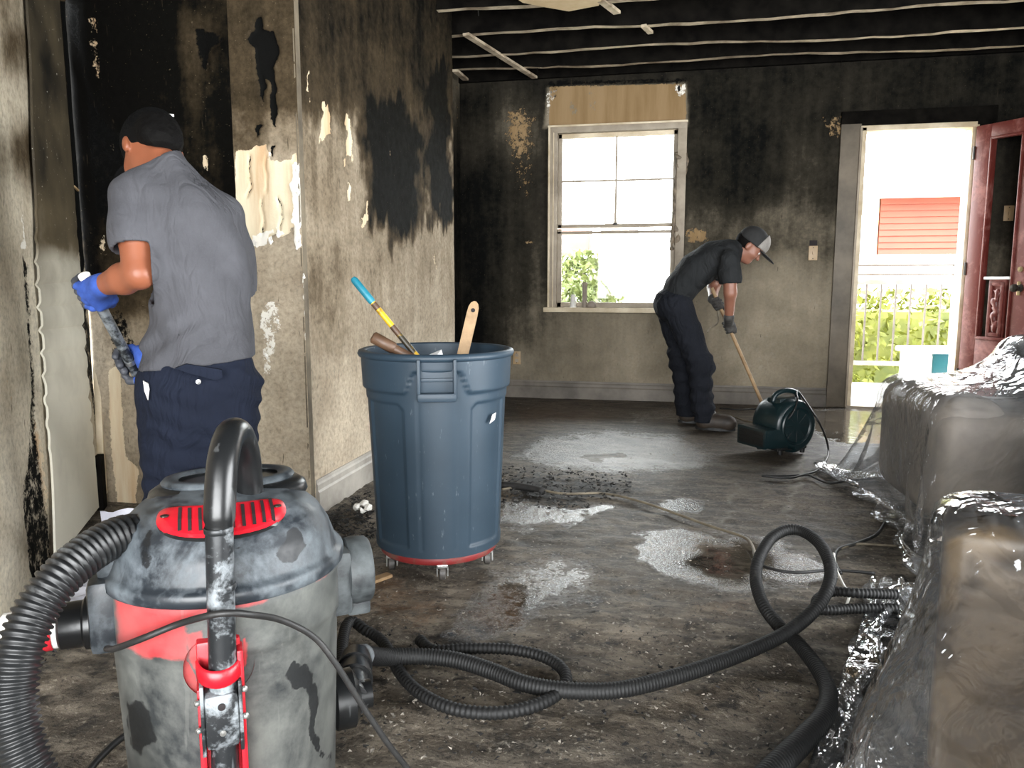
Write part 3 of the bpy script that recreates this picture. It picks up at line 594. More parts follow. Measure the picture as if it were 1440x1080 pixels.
# grey sheet panel standing on that wall
def panel():
    tl, tr, br, bl = (30, -150), (72, -150), (146, 800), (80, 810)
    n, mm = 24, 150; V = []; 
    for i in range(mm+1):
        t = i/mm; a = lp(tl[0]*(1-t)+bl[0]*t+1.6*math.sin(t*9)+.6*math.sin(t*31), tl[1]*(1-t)+bl[1]*t, .018); b = lp(tr[0]*(1-t)+br[0]*t, tr[1]*(1-t)+br[1]*t, .018)
        for j in range(n+1): V.append(a+(b-a)*j/n)
    V = np.array(V); V[:, 2] = np.maximum(V[:, 2], .01); k = len(V)
    rib = np.zeros(k); P, _ = proj(V)
    ph = P[:, 1]-(P[:, 0]-90)*-.10; a_ = np.clip(1-np.abs(P[:, 1]-470)/190, 0, 1); r_ = .5+.5*np.cos(ph/33.*2*np.pi); rib = -(r_**6)*np.clip(a_*2, 0, 1)
    V = V+NL*(rib*.012)[:, None]
    s = idw(P, [(60, 20, .86), (80, 100, .9), (60, 200, .84), (90, 260, .86), (70, 320, .74), (100, 330, .78), (80, 380, .34), (90, 430, .2), (95, 500, .05), (100, 600, .0), (100, 760, .0)], 3.4)
    V2 = V-NL*.008; F = []
    for i in range(mm):
        for j in range(n): a = i*(n+1)+j; F += [(a, a+1, a+n+2, a+n+1), (k+a, k+a+n+1, k+a+n+2, k+a+1)]
        a = i*(n+1); F += [(a, a+n+1, k+a+n+1, k+a), (a+n, k+a+n, k+a+2*n+1, a+2*n+1)]
    o = mesh('wall_panel', np.vstack([V, V2]), F, M['panel'], wl, True, {'soot': np.r_[s, s], 'rib': np.r_[rib, rib]}, auto=40); o['label'] = 'grey painted panel with faint ridges'
panel()
mb = MB(); q0, q1, q2, q3 = [lp(*p, .01) for p in ((121, 425), (143, 430), (152, 700), (138, 690))]
mb.bar((q0+q1)/2, (q2+q3)/2, .05, .03, NL, bev=.004); mb.build('wall_stud', M['trim_pale'], wl)
mb = MB(); mb.bar(lp(139, 640, .02)*1., lp(146, 745, .02), .075, .03, NL, bev=.004); mb.build('stud_base', M['char_wood'], wl)
# broken switch box on the left wall
mb = MB(); c0 = lp(98, 283, .01); 
for a, b in (((83, 262), (100, 262)), ((83, 262), (83, 300)), ((104, 262), (110, 268))): mb.bar(lp(*a, .012), lp(*b, .012), .008, .008, NL)
mb.build('box_rim', M['plate'], wl)
flake('plaster_flake', wl, (88, 290), .028, c0[1]-.06, M['plate'], 44)
# ---- the rest of the shell
def quad(name, pts, mat):
    o = MB().add(pts, [(0, 1, 2, 3)]).build(name, mat); o['kind'] = 'structure'; return o
E_ = A_+DL*(LEN+.42)
quad('wall_corner', [(E_[0], E_[1], 0), (E_[0], E_[1], 4.2), (-3.6, E_[1]-.2, 4.2), (-3.6, E_[1]-.2, 0)], M['trim_dirty'])
quad('wall_far_left', [(-3.6, E_[1]-.2, 0), (-3.6, E_[1]-.2, 4.2), (-3.6, -2.6, 4.2), (-3.6, -2.6, 0)], M['trim_dirty'])
def L_right(P, V): return {'soot': np.full(len(P), .85)}
grid_wall('wall_right', M['wall_back'], (3.1, -2.6, 0), (0, 1, 0), steps(0, 9.6, .1), steps(0, 4.2, .1), holes=[(2.75, 5.65, .05, 2.25)], layers=L_right, nrm=(-1, 0, 0))  # unseen opening added here to light the left side of the room
mb = MB(); mb.box((-3.6, -2.7, 0), (-1.7, -2.6, 4.2)); mb.box((2.5, -2.7, 0), (3.2, -2.6, 4.2)); mb.box((-1.7, -2.7, 2.45), (2.5, -2.6, 4.2)); o = mb.build('wall_rear', M['trim_dirty']); o['kind'] = 'structure'  # unseen rear opening, sized to let light in
# ---- floor
fx = np.r_[np.linspace(-3.7, -2.4, 14), steps(-2.38, 1.6, .018), np.linspace(1.65, 3.2, 32)]; fy = np.r_[np.linspace(-2.8, .9, 20), steps(.92, 7.0, .019)]
XX, YY = np.meshgrid(fx, fy, indexing='ij'); V = np.stack([XX.ravel(), YY.ravel(), 0*XX.ravel()], 1); n = len(fy)
I, J = np.meshgrid(np.arange(len(fx)-1), np.arange(n-1), indexing='ij'); I = I.ravel(); J = J.ravel(); F = np.stack([I*n+J, (I+1)*n+J, (I+1)*n+J+1, I*n+J+1], 1)
P, zz = proj(V); P[zz < .3] = (-5000, 9000)
P = P+np.stack([vnoise(V, 9, 51, 5)*42, vnoise(V, 9, 52, 5)*22], 1)*np.clip((P[:, 1:2]-520)/200, .3, 1.2)
wet = paint(np.zeros(len(V)), P, [([(720, 640), (770, 612), (860, 604), (950, 612), (1010, 632), (1000, 655), (900, 662), (800, 660)], .85, 30), ([(705, 706), (740, 700), (800, 708), (860, 702), (868, 716), (820, 734), (750, 742), (706, 735)], .85, 16),
    ([(888, 748), (950, 735), (1010, 745), (1080, 752), (1160, 782), (1180, 806), (1120, 822), (1040, 828), (970, 822), (915, 796)], .85, 18), ([(915, 705), (950, 694), (990, 702), (985, 716), (930, 720)], .8, 10),
    ([(700, 800), (770, 770), (840, 790), (850, 830), (780, 850), (720, 880), (630, 890), (640, 850)], .72, 50), ([(640, 850), (690, 825), (730, 830), (725, 870), (690, 900), (620, 895)], .62, 16),
    ([(1140, 572), (1260, 566), (1260, 628), (1180, 624), (1130, 600)], .8, 14), ([(880, 575), (950, 568), (960, 590), (890, 596)], .5, 14), ([(1000, 610), (1110, 640), (1120, 680), (1020, 660), (980, 630)], .3, 40), ([(820, 640), (870, 635), (880, 642), (840, 646)], .0, 4)])
damp = paint(np.zeros(len(V)), P, [([(700, 545), (1260, 560), (1240, 660), (1060, 680), (900, 680), (700, 670)], .8, 60), ([(690, 690), (1000, 690), (1200, 740), (1190, 830), (1000, 860), (620, 900), (640, 800), (700, 760)], .62, 80)])
rust = paint(np.zeros(len(V)), P, [([(640, 860), (700, 820), (740, 830), (735, 870), (690, 890)], .75, 20), ([(500, 800), (560, 790), (640, 850), (600, 890), (500, 860)], .6, 50), ([(720, 560), (860, 570), (880, 595), (720, 610)], .6, 30), ([(960, 820), (1060, 830), (1060, 880), (960, 880)], .5, 60), ([(1000, 680), (1240, 690), (1220, 740), (1040, 740)], .35, 60)])
char = paint(np.zeros(len(V)), P, [([(700, 660), (760, 655), (860, 670), (880, 685), (820, 712), (760, 715), (700, 700)], .8, 36), ([(440, 700), (520, 690), (530, 790), (450, 760)], .52, 40), ([(590, 890), (620, 880), (740, 905), (700, 920), (600, 910)], .7, 16), ([(480, 860), (520, 870), (560, 960), (500, 1080), (470, 1000)], .45, 50), ([(1150, 900), (1200, 1000), (1160, 1080), (1080, 1000)], .4, 60), ([(960, 765), (1060, 770), (1080, 800), (1000, 812), (940, 800)], .6, 20), ([(0, 880), (170, 860), (180, 1000), (20, 1000)], .4, 60), ([(720, 600), (800, 600), (790, 625), (720, 635)], .4, 30)])
pale = paint(np.zeros(len(V)), P, [([(560, 990), (800, 1000), (1000, 1080), (560, 1080)], .3, 80), ([(1080, 690), (1220, 690), (1200, 740), (1060, 720)], .42, 40), ([(500, 960), (560, 960), (560, 985), (500, 985)], .3, 20)])
seam = paint(np.zeros(len(V)), P, [(strip(1127, 640, 1110, 720, 6), .9, 4), (strip(1040, 680, 1025, 740, 4), .6, 4), ([(820, 640), (1120, 655), (1120, 659), (820, 645)], .4, 4)])
film = paint(np.where(P[:, 1] < 668, 1., .5), P, [([(985, 762), (1060, 764), (1085, 790), (1040, 812), (990, 806), (968, 785)], 0., 24), ([(1120, 555), (1280, 550), (1280, 632), (1170, 632), (1110, 605)], 0., 20), ([(620, 820), (740, 815), (740, 905), (620, 905)], .0, 20)])
rel = vnoise(V*np.array([.7, 1.5, 1]), 6, 11, 5)*.034+vnoise(V, 26, 13, 3)*.010+np.maximum(0, vnoise(V, 22, 12, 3))*.02+np.where(char > .4, .02*vnoise(V, 30, 5, 3), 0)
V[:, 2] = np.where(P[:, 0] > -4000, rel*(1-np.clip(wet*1.5, 0, 1))*np.clip((P[:, 1]-560)/180, .35, 1), 0)-.010
o = mesh('floor', V, F, M['floor'], None, True, dict(wet=wet, damp=damp, rust=rust, char=char, pale=pale, seam=seam, film=film)); o['kind'] = 'structure'
# ---- burnt ceiling: deck boards above, joists below
ceil = MB().box((-3.7, -2.7, 4.15), (3.2, 7.2, 4.25)).build('ceiling', M['deck']); ceil['kind'] = 'structure'
mb = MB(); mb.box((-2.1, 3.1, ZC+.24), (3.2, 7.1, ZC+.28)); mb.build('deck_boarding', M['deck'], ceil)
mb = MB(); mb.box((-2.1, 6.86, ZC), (3.15, 6.99, ZC+.3)); mb.build('wall_plate', M['char_wood'], ceil)
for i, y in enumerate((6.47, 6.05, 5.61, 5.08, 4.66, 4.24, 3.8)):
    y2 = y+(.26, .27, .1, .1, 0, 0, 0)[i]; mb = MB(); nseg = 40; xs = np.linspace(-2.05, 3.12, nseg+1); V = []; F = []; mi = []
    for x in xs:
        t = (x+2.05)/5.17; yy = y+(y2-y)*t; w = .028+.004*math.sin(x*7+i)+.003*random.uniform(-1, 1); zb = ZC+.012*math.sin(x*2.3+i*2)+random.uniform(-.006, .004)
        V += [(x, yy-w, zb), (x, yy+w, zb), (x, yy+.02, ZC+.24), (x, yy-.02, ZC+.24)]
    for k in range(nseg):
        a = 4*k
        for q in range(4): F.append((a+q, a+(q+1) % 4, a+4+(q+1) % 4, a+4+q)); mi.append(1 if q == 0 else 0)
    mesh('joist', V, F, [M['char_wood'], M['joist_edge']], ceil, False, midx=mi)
for a, b, w in (((655, 48), (752, 109), .05), ((640, 99), (655, 112), .05), ((845, 0), (868, 18), .05), ((905, 36), (915, 46), .04)):
    MB().bar(flo(*a, ZC-.012), flo(*b, ZC-.012), w, .02, bev=.003).build('hanging_batten', M['joist_edge'], ceil)
p = [flo(*q, ZC-.02) for q in ((700, -20), (860, -30), (842, 8), (800, 16), (765, 10), (735, 4))]; mb = MB(); k = len(p); mb.add(list(p)+[q+np.array([0, 0, .02]) for q in p], [tuple(range(k)), tuple(range(2*k-1, k-1, -1))]+[(i, (i+1) % k, k+(i+1) % k, k+i) for i in range(k)]); mb.build('ceiling_board', M['tan_plaster'], ceil)
for u, v in ((700, 82), (756, 95), (908, 40), (1080, 62), (1183, 82), (1012, 66)):
    a = flo(u, v, ZC+.0); MB().bar(a, a-np.array([0, 0, .03+.02*random.random()]), .012, .004).build('hanging_splinter', M['char_wood'], ceil)
for u0, v0, u1, v1 in ((574, 0, 580, 14), (672, 0, 673, 22)):
    MB().tube([flo(u0, v0-30, 2.9), flo(u0, v0, 2.85), flo(u1, v1, 2.8)], .004, 6).build('hanging_wire', M['cord'], ceil)
# ---- baseboards
def board(name, a, b, h, out, mat):
    """stepped moulding from a to b, projecting along out"""
    a = np.array(a, float); b = np.array(b, float); out = np.array(out, float); prof = [(0, -.05), (.02, -.05), (.02, h*.62), (.013, h*.68), (.013, h*.84), (.008, h*.9), (.006, h), (0, h)]
    V = [p+out*q[0]+np.array([0, 0, q[1]]) for p in (a, b) for q in prof]; k = len(prof); F = [(i, (i+1) % k, k+(i+1) % k, k+i) for i in range(k)]+[tuple(range(k)), tuple(range(2*k-1, k-1, -1))]
    o = mesh(name, V, F, mat, None, False); o['kind'] = 'structure'
board('baseboard_side', (XW, YM+.02, 0), (XW, YE, 0), .15, (1, 0, 0), M['baseboard'])
board('baseboard_back', (-1.95, YB, 0), (ony(1165, 500, YB)[0], YB, 0), .15, (0, -1, 0), M['baseboard_dark'])
# ================================================================== WINDOW
def struct(name):
    o = bpy.data.objects.new(name, None); o.empty_display_size = .1; link(o); o['kind'] = 'structure'; return o
win = struct('window_1')
def wb(name, u0, v0, u1, v1, y0, y1, mat, parent=win, bev=.004):
    a = ony(u0, v0, YB); b = ony(u1, v1, YB)
    lo = np.minimum(a, b); hi = np.maximum(a, b); lo[1] = YB+y0; hi[1] = YB+y1
    return MB().box(lo, hi, bev=bev).build(name, mat, parent, auto=35)
def wx(x0, x1, z0, z1, y0, y1, name, mat, parent=win, bev=.004):
    return MB().box((x0, YB+y0, z0), (x1, YB+y1, z1), bev=bev).build(name, mat, parent, auto=35)
w, h = WX1-WX0, WZ1-WZ0
def wxz(x0, x1, z0, z1, *a, **k): return wx(WX0+w*x0, WX0+w*x1, WZ0+h*z0, WZ0+h*z1, *a, **k)
wx(WX0-.03, WX0+.05, WZ0-.0, WZ1+.02, -.03, .09, 'casing', M['trim_dirty']); wx(WX1-.045, WX1+.03, WZ0, WZ1+.02, -.03, .09, 'casing', M['trim_dirty'])
wx(WX0-.03, WX1+.03, WZ1-.035, WZ1+.02, -.032, .09, 'casing', M['trim_dirty']); wx(WX0-.035, WX1+.035, WZ1+.014, WZ1+.03, -.04, -.0, 'casing_bead', M['trim_pale'])
wx(WX0-.03, WX0-.012, WZ0, WZ1+.02, -.042, -.03, 'casing_bead', M['trim_pale']); wx(WX0+.012, WX0+.022, WZ0, WZ1-.03, -.038, -.03, 'casing_bead', M['trim_pale'])
wx(WX0-.06, WX1+.06, WZ0-.03, WZ0+.012, -.075, .1, 'sill', M['trim_pale'])
xa, xb = WX0+.05, WX1-.045; za, zm, zb = WZ0+.012, WZ0+h*.47, WZ1-.035
sash = wx(xa, xa+.035, zm-.02, zb, .03, .065, 'upper_sash', M['trim_dirty']); wx(xb-.035, xb, zm-.02, zb, .03, .065, 'stile', M['trim_dirty'], sash)
wx(xa, xb, zb-.04, zb, .03, .065, 'rail', M['trim_pale'], sash); wx(xa, xb, zm-.02, zm+.012, .03, .065, 'rail', M['trim_dirty'], sash)
xm, zq = (xa+xb)/2-.005, (zm+zb)/2-.01
wx(xm-.009, xm+.009, zm, zb, .035, .06, 'muntin', M['trim_dirty'], sash, .002); wx(xa+.03, xb-.03, zq-.008, zq+.008, .036, .059, 'muntin', M['trim_dirty'], sash, .002)
for x0, x1 in ((xa+.03, xm-.008), (xm+.008, xb-.03)):
    for z0, z1 in ((zm+.008, zq-.007), (zq+.007, zb-.035)): wx(x0, x1, z0, z1, .046, .049, 'pane', M['glass'], sash, 0)
ls = wx(xa, xa+.04, za, zm-.03, .0, .03, 'lower_sash', M['trim_dirty']); wx(xb-.04, xb, za, zm-.03, .0, .03, 'stile', M['trim_dirty'], ls)
wx(xa, xb, za, za+.045, 0, .03, 'rail', M['trim_dirty'], ls); wx(xa, xb, zm-.075, zm-.05, 0, .03, 'rail', M['trim_dirty'], ls); wx(xa+.04, xb-.04, za+.045, zm-.075, .014, .017, 'pane', M['glass'], ls, 0)
wx(xm-.02, xm+.02, zm-.0, zm+.02, .02, .035, 'sash_lock', M['dark_metal'], sash)
# melted sash liner hanging off the right side of the window
def melted(path, r0, name):
    Q = spline([ony(u, v, YB-.02) for u, v in path], .015); rr = r0*(1+.6*vnoise(Q, 30, 5, 3)+.25*np.sin(np.arange(len(Q))*.9)); V, F = tube_vf(Q, rr, 9); V[:, 1] = (V[:, 1]-YB)*.8+YB; V += (vnoise(V, 60, 9, 2)*.014)[:, None]
    return mesh(name, V, F, M['char_vinyl'], win, True)
melted([(951, 214), (953, 235), (950, 262), (949, 300), (947, 320), (944, 345), (945, 352)], .016, 'melted_liner'); melted([(962, 205), (966, 225), (962, 250), (958, 300), (955, 335)], .014, 'melted_liner'); melted([(950, 218), (957, 222), (966, 216)], .02, 'melted_liner'); melted([(948, 318), (954, 330), (950, 345)], .022, 'melted_liner')
# things on the sill
def onsill(u): return ony(u, 434, YB-.03)
p = onsill(806); t = empty('cup', (p[0], YB-.035, WZ0+.012), 0, 'short pale grey tapered cup standing leftmost on the window sill', 'cup')
MB().lathe([(.026, 0), (.026, .006), (.02, .11), (.018, .115), (.015, .112), (.012, .03)], 20).build('cup_body', M['white_metal'], t, auto=40); MB().lathe([(.0285, 0), (.0285, .012), (.024, .014)], 20).build('foot_ring', M['white_metal'], t, auto=40)
p = onsill(822); t = empty('caulk_tube', (p[0], YB-.035, WZ0+.012), 0, 'tall taupe cylinder standing upright between cup and putty lump on the window sill', 'tube')
MB().lathe([(.021, 0), (.023, .004), (.021, .02), (.021, .19), (.023, .195), (.023, .215), (.012, .218)], 20).build('tube_body', M['taupe'], t, auto=40); MB().lathe([(.024, .192), (.025, .2), (.025, .216), (.02, .222), (.0, .222)], 20).build('cap', M['trim_dirty'], t, auto=40)
p = onsill(832); V, F = lathe_vf([(.0, 0), (.035, .0), (.042, .012), (.036, .035), (.02, .05), (.0, .052)], 14, False); V = np.array(V)*[1, .6, 1.15]; V += (vnoise(V, 40, 3)*.012)[:, None]; V[:, 2] = np.maximum(V[:, 2], 0)
o = mesh('putty_lump', V+np.array([p[0], YB-.04, WZ0+.012]), F, M['taupe']); tag(o, 'small rounded putty lump lying rightmost on the window sill', 'lump')
M['trim_sooty'] = simple('soot_darkened_trim', lin(78, 70, 58), lin(112, 101, 86), 3, .6, 0, .2, 40)
# ================================================================== DOORWAY AND DOOR
dc = struct('trim_1')
def db(x0, x1, z0, z1, y0, y1, name, mat): return MB().box((x0, YB+y0, z0), (x1, YB+y1, z1), bev=.004).build(name, mat, dc, auto=35)
db(DX0-.15, DX0+.005, 0, DZ1+.03, -.03, .0, 'casing', M['trim_sooty']); db(DX0-.005, DX0+.045, 0, DZ1, -.035, .14, 'jamb', M['trim_pale']); db(DX0-.15, DX1+.14, DZ1-.01, DZ1+.13, -.028, 0, 'head_casing', M['char_wood'])
db(DX0, DX1, DZ1-.03, DZ1+.012, -.035, .14, 'head_jamb', M['trim_pale']); db(DX1-.03, DX1+.02, 0, DZ1, -.02, .14, 'jamb', M['trim_pale']); db(DX1+.02, DX1+.12, 0, DZ1, -.025, 0, 'casing', M['char_wood'])
db(DX0, DX1, -.05, .012, -.05, .16, 'threshold', M['trim_dirty']); db(DX0-.006, DX0+.012, 0, DZ1, -.045, -.03, 'stop_bead', M['trim_dirty'])
# door leaf swung into the room
HX = np.array([DX1+.005, YB-.04, 0]); ED = np.array([.6, -.8, 0]); ED = (np.array([2.47, 6.56, 0])-HX); ED /= np.linalg.norm(ED); ND = np.array([ED[1], -ED[0], 0])
leaf = struct('door_1'); leaf.location = HX; leaf.rotation_euler = (0, 0, math.atan2(ED[1], ED[0]))
def lf(u, v):
    P_ = onp(u, v, HX, ND)-HX; return P_@ED, P_[2]
LW = .92; zt = DZ1-.03
def lb(x0, x1, z0, z1, y0, y1, name, mat, bev=.006, parent=leaf): return MB().box((x0, y0, z0), (x1, y1, z1), bev=bev).build(name, mat, parent, auto=35)
sx = .125; xr = max(lf(1432, 330)[0], .36); zo1 = lf(1400, 192)[1]; zo0 = lf(1390, 478)[1]
lb(0, sx, .01, zt, -.022, .022, 'stile', M['red_door']); lb(xr, LW, .01, zt, -.022, .022, 'lock_stile', M['red_door'])
lb(sx-.003, xr+.003, zo1, zt, -.021, .021, 'top_rail', M['red_door']); lb(sx-.003, xr+.003, .01, zo0, -.021, .021, 'bottom_rail', M['red_door'])
for a in ((sx, sx+.018, zo0, zo1), (xr-.018, xr, zo0, zo1), (sx, xr, zo1-.02, zo1), (sx, xr, zo0, zo0+.025)): lb(*a, -.032, .03, 'moulding', M['red_door'], .008)
cx0, cx1 = sx+.075, xr-.045; zc1 = lf(1400, 393)[1]
cp = lb(cx0, cx1, zo0+.02, zc1, -.02, .02, 'carved_panel', M['red_door'])
lb(cx0-.03, xr-.01, zc1, zc1+.022, -.045, .03, 'white_ledge', M['white_metal'], .005)
wd = cx1-cx0
for a in ((cx0+.01, cx0+.04), (cx1-.04, cx1-.01)): lb(a[0], a[1], zo0+.03, zc1-.02, -.032, -.018, 'raised_moulding', M['red_door'], .005, cp)
for z in (zo0+.03, zc1-.05): lb(cx0+.01, cx1-.01, z, z+.03, -.032, -.018, 'raised_moulding', M['red_door'], .005, cp)
cs = Sdf(); xc = (cx0+cx1)/2; zz0, zz1 = zo0+.09, zc1-.1
for i in range(9):
    t = i/8; z = zz0+(zz1-zz0)*t; cs.ell((xc+.018*math.sin(i*1.9), -.024, z), (.018+.008*math.sin(i*2.4), .014, .03), k=.02); cs.cap((xc, -.022, z), (xc+.03*(1 if i % 2 else -1), -.024, z+.025), .009, .004, .01)
solid('carving', cs, M['red_door'], cp, .004)
zk = lf(1430, 405)[1]; kx = xr+.055
k = MB().lathe([(.0, 0), (.034, 0), (.034, .006), (.012, .01), (.011, .035), (.026, .045), (.031, .06), (.026, .074), (.0, .078)], 20, (kx, -.022, zk), np.array([[1, 0, 0], [0, 0, -1], [0, 1, 0]])).build('door_knob', M['dark_metal'], leaf, auto=40)
MB().lathe([(.0, 0), (.02, 0), (.02, .008), (.0, .01)], 16, (kx, -.022, zk+.14), np.array([[1, 0, 0], [0, 0, -1], [0, 1, 0]])).build('deadbolt', M['brass'], leaf, auto=40)
MB().box((kx-.012, -.03, zk-.055), (kx+.012, -.021, zk+.05), bev=.003).build('lock_plate', M['brass'], leaf)
for z in (.25, 1.1, 2.0): MB().lathe([(.009, 0), (.009, .1)], 10, (-.004, -.024, z)).build('hinge', M['dark_metal'], leaf, auto=40)
# switch plates and outlet
def plate(name, u, v, lab, toggle=True, Y=YB):
    p = ony(u, v, Y); t = empty(name, (p[0], Y-.004, p[2]), 0, lab, 'switch' if toggle else 'outlet')
    MB().box((-.036, -.008, -.06), (.036, 0, .06), bev=.004).build('plate', M['plate'], t, auto=35)
    if toggle: MB().box((-.006, -.02, -.012), (.006, -.006, .012), bev=.002).build('toggle', M['plate'], t)
    else:
        for z in (-.025, .025): MB().box((-.016, -.011, z-.014), (.016, -.007, z+.014), bev=.003).build('socket', M['trim_dirty'], t)
    for z in (-.045, .045): MB().lathe([(.004, 0), (.004, .002)], 8, (0, -.008, z), np.array([[1, 0, 0], [0, 0, -1], [0, 1, 0]])).build('screw', M['dark_metal'], t)
    return t
plate('light_switch', 1143, 356, 'yellowed light switch plate on sooty wall left of the open doorway')
plate('light_switch', 1418, 300, 'light switch plate on dark wall seen through the red door panel')
plate('wall_outlet', 727, 503, 'low wall outlet on sooty far wall just right of the grey can', False)
MB().box((-.03, 0, -.02), (.03, .002, .03)).build('box_recess', M['slot'], bpy.data.objects['light_switch']).location = (0, .002, .075)
# ================================================================== OUTSIDE
o = MB().box((-6, YB+.15, -.12), (9, 8.9, -.04)).build('balcony_floor', M['concrete']); o['kind'] = 'structure'
o = MB().add([(-30, 7.0, -.5), (40, 7.0, -.5), (40, 60, -.5), (-30, 60, -.5)], [(0, 1, 2, 3)]).build('ground', M['ground']); o['kind'] = 'structure'
YR = 8.6; zr = lambda v: ony(1290, v, YR)[2]
rl = empty('balcony_railing', (0, YR, -.04), 0, 'beige metal balcony railing with thin vertical bars beyond the doorway', 'railing')
MB().box((.6, -.03, zr(400)+.04), (4.2, .03, zr(393)+.04), bev=.01).build('top_rail', M['rail_pale'], rl, auto=35); MB().box((.6, -.02, zr(515)+.04), (4.2, .02, zr(509)+.04), bev=.006).build('bottom_rail', M['rail_pale'], rl, auto=35)
for v in (386, 373): MB().box((.6, -.012, zr(v)+.03), (4.2, .012, zr(v)+.05), bev=.004).build('thin_rail', M['rail'], rl, auto=35)
x0 = ony(1216, 450, YR)[0]; dxr = (ony(1325, 450, YR)[0]-x0)/5.2
for i in range(-6, 12): MB().box((x0+i*dxr-.008, -.008, zr(512)+.04), (x0+i*dxr+.008, .008, zr(398)+.04)).build('bar', M['rail'], rl)
for x in (.62, 2.72, 4.18): MB().box((x-.025, -.025, 0), (x+.025, .025, zr(372)+.06), bev=.005).build('post', M['rail_pale'], rl, auto=35)
def leaves(name, cen, rad, nl, size, mat, parent, seed, box=True):
    r = np.random.default_rng(seed); V = []; F = []
    for i in range(nl):
        if box: q = np.array(cen)+r.uniform(-1, 1, 3)*rad
        else:
            d = r.normal(size=3); d /= np.linalg.norm(d); q = np.array(cen)+d*rad*r.uniform(.55, 1.05)
        a = r.normal(size=3); a /= np.linalg.norm(a); b = np.cross(a, r.normal(size=3)); b /= np.linalg.norm(b); s = size*r.uniform(.6, 1.3); k = len(V)
        V += [q-a*s, q+b*s*.45, q+a*s, q-b*s*.45]; F.append((k, k+1, k+2, k+3))
    o = mesh(name, V, F, mat, parent, False); o['kind'] = 'stuff'; return o
hd = empty('hedge', (2.6, 10.4, -.5), 0, 'bright yellow green clipped hedge behind the balcony railing', 'hedge')
leaves('foliage', (0, 0, .74), (2.2, .45, .72), 7000, .06, M['leaf'], hd, 3)
MB().box((-2.1, -.2, 0), (2.1, .4, 1.2), bev=.1).build('hedge_core', M['leaf'], hd)
for i in range(6): MB().tube([(-1.9+i*.76, 0, 0), (-1.85+i*.76, .03, .7)], .03, 6).build('stem', M['bark'], hd)
# bushes and trunk outside the window
for i, (u, v, Y, r_, lab) in enumerate(((818, 382, 9.6, .3, 'upper round green shrub outside the window, left side'), (826, 424, 8.4, .3, 'lower sunlit shrub outside the window above the sill things'))):
    p = ony(u, v, Y); b = empty('shrub', (p[0], Y, -.04 if Y < 8.9 else -.5), 0, lab, 'shrub'); zc = p[2]-(-.04 if Y < 8.9 else -.5)
    leaves('foliage', (0, 0, zc), np.array([r_*1.25, r_, r_*.9]), 900, .05, M['leaf_dark'], b, 10+i, False); MB().tube([(0, 0, 0), (.02, 0, zc*.5), (0, .02, zc)], .03, 7).build('stem', M['bark'], b)
p = ony(860, 380, 11.5); tr = empty('tree', (p[0], 11.5, -.5), 0, 'bare grey tree trunk outside the window behind shrubs', 'tree')
MB().tube(spline([(0, 0, 0), (.02, 0, .7), (-.05, 0, 1.5), (.03, 0, 2.2), (-.1, 0, 2.6)], .1), .1, 9).build('trunk', M['bark'], tr, True); MB().tube(spline([(0, 0, 1.5), (.25, 0, 1.9), (.3, .1, 2.3)], .1), .06, 8).build('branch', M['bark'], tr, True)
# neighbour house with the coral red wall
YH = 16.; q = lambda u, v: ony(u, v, YH)
hs = empty('neighbour_house', (0, YH, -.5), 0, 'white neighbour house with coral red boarded upper wall across the yard', 'house')
a, b = q(1239, 279), q(1420, 357); 
MB().box((a[0]-3.4, .2, 0), (b[0]+5, 5, 2.4), bev=0).build('white_wall', M['stucco_white'], hs)
nb = 9; zt_, zb_ = a[2]+.5, b[2]+.5
for i in range(nb):
    z0 = zb_+(zt_-zb_)*i/nb; z1 = zb_+(zt_-zb_)*(i+1)/nb; V = [(a[0], -.03, z0), (b[0]+3, -.03, z0), (b[0]+3, 0, z1), (a[0], 0, z1), (a[0], .3, z0), (b[0]+3, .3, z0), (b[0]+3, .3, z1), (a[0], .3, z1)]
    MB().add(V, [(0, 1, 2, 3), (0, 4, 5, 1), (3, 2, 6, 7), (0, 3, 7, 4), (1, 5, 6, 2), (4, 7, 6, 5)]).build('red_board', M['stucco_red'], hs)
MB().box((a[0]-.1, -.06, zb_-.14), (b[0]+3.1, .3, zb_), bev=.02).build('white_ledge', M['stucco_white'], hs)
MB().box((a[0]-3.6, -.5, zt_+.0), (b[0]+5, 5, zt_+.22), bev=.03).build('roof_slab', M['stucco_white'], hs)
c1, c2 = q(1208, 308), q(1228, 357); f = MB().box((c1[0]-.08, .1, c2[2]+.42), (c2[0]+.08, .22, c1[2]+.58), bev=.02).build('window_frame', M['stucco_white'], hs); MB().box((c1[0], .09, c2[2]+.5), (c2[0], .12, c1[2]+.5)).build('pane', simple('grey_far_glass', lin(120, 128, 128), lin(140, 146, 146), 3, .3), f)
MB().box((a[0]-.12, .0, zb_-.9), (a[0]-.02, .25, zt_), bev=.01).build('corner_post', simple('pale_orange_trim', lin(214, 170, 120), lin(226, 188, 140), 2, .7), hs)
# second neighbour with russet eaves, seen through the lower sash
p = ony(820, 340, 13.); nh = empty('far_house', (p[0], 13, -.5), 0, 'pale house with short russet eaves outside the window', 'house')
MB().box((-1.6, .3, 0), (1.6, 2.2, 1.9)).build('white_wall', M['stucco_white'], nh)
MB().box((-.55, -.2, p[2]+.28), (.12, .3, p[2]+.75), bev=.03).build('eave', M['eave'], nh); MB().box((.3, -.15, p[2]+.2), (.9, .3, p[2]+.75), bev=.03).build('eave', M['taupe'], nh)
